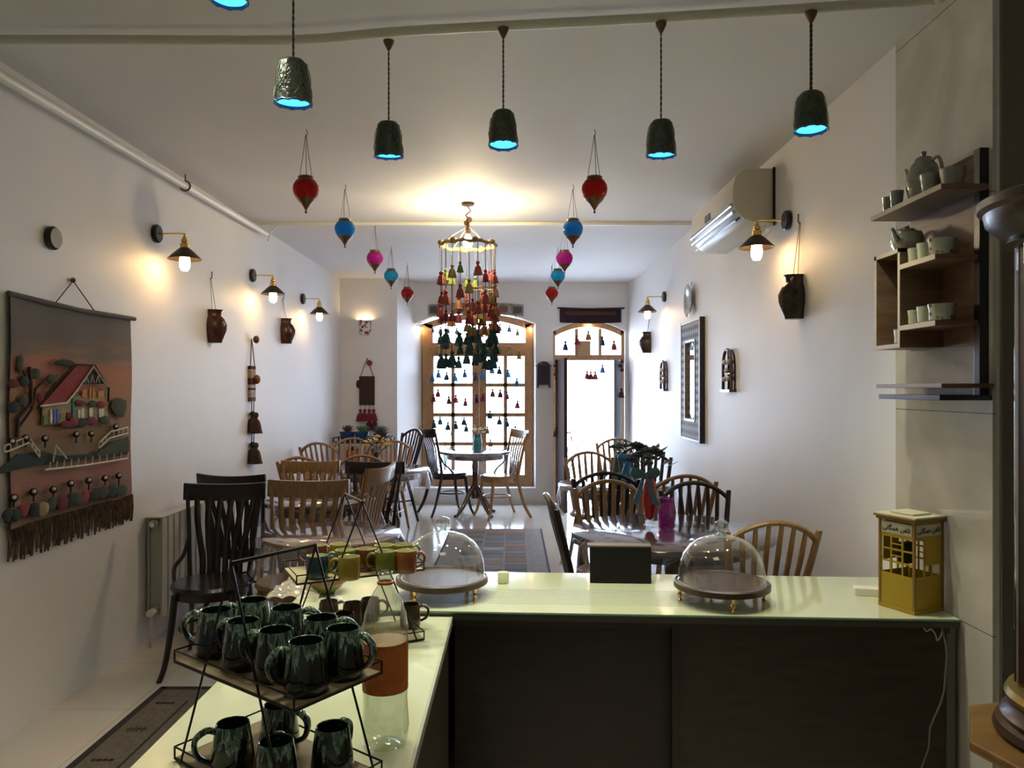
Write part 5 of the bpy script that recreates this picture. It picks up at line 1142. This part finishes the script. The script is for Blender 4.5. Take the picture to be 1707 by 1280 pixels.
bouquet((p2.x, 5.75, TZ+.19), [drk, pnk, drk], 12, .13, .14, 'dark dried flowers in the pale blue vase', .08, 12)
ribbon((p2.x+.0, 5.66, TZ+.215), bl, 'bright blue ribbon bow tied on the pale blue vase', 1.05)
MB_ = MB().lathe([(0,0),(.055,0),(.05,.01),(.03,.10),(.012,.20),(0,.24)], 20).build('green_cone', gn, None); MB_.location = (at(1028, 800, 5.9).x, 5.92, TZ); tag(MB_, 'dark green fabric cone ornament left of the blue ribbon bow', 'ornament')

# plant stand in the back corner
p = at(607, 722, 9.2)
ps = thing('plant_stand', 'low wire plant stand in the back left corner', 'plant stand', (p.x, 9.22, 0))
mb = MB()
for z in (.86,.50): mb.tube([(-.34,-.14,z),(.34,-.14,z),(.34,.14,z),(-.34,.14,z)], .007, 6, closed=True)
mb.tube([(-.34,-.14,.92),(.34,-.14,.92),(.34,.14,.92),(-.34,.14,.92)], .005, 6, closed=True)
mb.build('wire_frame', black, ps)
for sx in (-1,1):
    for sy in (-1,1): MB().cyl((sx*.34,sy*.14,0),(sx*.34,sy*.14,.92), .008, n=8).build('leg', black, ps)
MB().box((0,0,.862), (.67,.27,.008)).build('upper_board', dark, ps, smooth=False); MB().box((0,0,.502), (.67,.27,.008)).build('lower_board', dark, ps, smooth=False)
def plant(x, y, z, r, potm_, lm, lb, n=20, ph=.085, L=.09, seed=0, up=.5):
    t = thing('potted_succulent', lb, 'plant', (x, y, z), 0, 'potted succulents on the plant stand'); r_ = random.Random(seed)
    MB().lathe([(0,0),(r*.75,0),(r*.8,.005),(r,ph*.8),(r*1.08,ph*.82),(r*1.08,ph),(r*.95,ph),(r*.9,ph*.8),(0,ph*.8)], 20).build('flower_pot', potm_, t)
    mb = MB()
    for k in range(n):
        a = k*2.4; el = up+(1.45-up)*(k/n); q = L*(1-.35*k/n)
        v = Vector((math.cos(a)*math.cos(el), math.sin(a)*math.cos(el), math.sin(el))); p0 = Vector((0,0,ph*.9))
        mb.tube([p0, p0+v*q*.5+Vector((0,0,.004)), p0+v*q+Vector((0,0,.012))], [.005,.013,.001], 6, flat=(1.2,.5))
    mb.build('rosette', lm, t)
bluep = mat('cobalt_pot', (.015,.05,.16), .25); terr = mat('terracotta', (.36,.08,.03), .7); blk = mat('dark_pot', (.03,.03,.03), .5)
pX = p.x
plant(pX-.20, 9.20, .8665, .085, bluep, leafm('plum', (.13,.09,.09)), 'plum coloured succulent in a cobalt pot, at the left of the plant stand', 26, .12, .12, 1)
plant(pX-.03, 9.22, .8665, .085, bluep, g3, 'light green succulent in a cobalt pot, in the middle of the plant stand', 30, .12, .12, 2)
plant(pX+.20, 9.20, .8665, .08, blk, g2, 'grey green succulent in a dark pot, at the right of the plant stand', 34, .10, .15, 3, .2)
plant(pX-.13, 9.16, .5065, .08, terr, g1, 'dark leafy succulent in a terracotta pot on the lower board', 22, .26, .10, 4)
plant(pX+.10, 9.16, .5065, .08, terr, g1, 'second dark succulent in a terracotta pot, right on the lower board', 22, .24, .10, 6)
# outside plants
def bush(x, y, h, lb, seed):
    t = thing('street_shrub', lb, 'shrub', (x, y, -.03), 0, 'shrubs outside the door'); r = random.Random(seed)
    mb = MB()
    for k in range(7):
        a = r.uniform(0, 2*PI); mb.tube([(0,0,0),(.05*math.cos(a),.05*math.sin(a),h*.5),(.16*math.cos(a),.16*math.sin(a),h*r.uniform(.75,1))], .008, 5)
    mb.build('stem', g1, t); mb = MB()
    for k in range(140):
        a = r.uniform(0,2*PI); z = h*r.uniform(.25,1.0); q = r.uniform(.03,.22); p0 = Vector((q*math.cos(a), q*math.sin(a), z)); b = r.uniform(0,6.3); v = Vector((math.cos(b), math.sin(b), r.uniform(-.2,.6))); sd = Vector((-v.y, v.x, 0))*.02
        mb.prism([p0, p0+v*.03+sd, p0+v*.08, p0+v*.03-sd], (0,0,.0015))
    mb.build('foliage', g3, t, smooth=False)
bush(.80, 11.3, .75, 'pale green shrub outside, seen low through the left of the doorway', 3)
bush(-1.05, 11.6, .95, 'pale green shrub outside, seen low through the left window panes', 8)
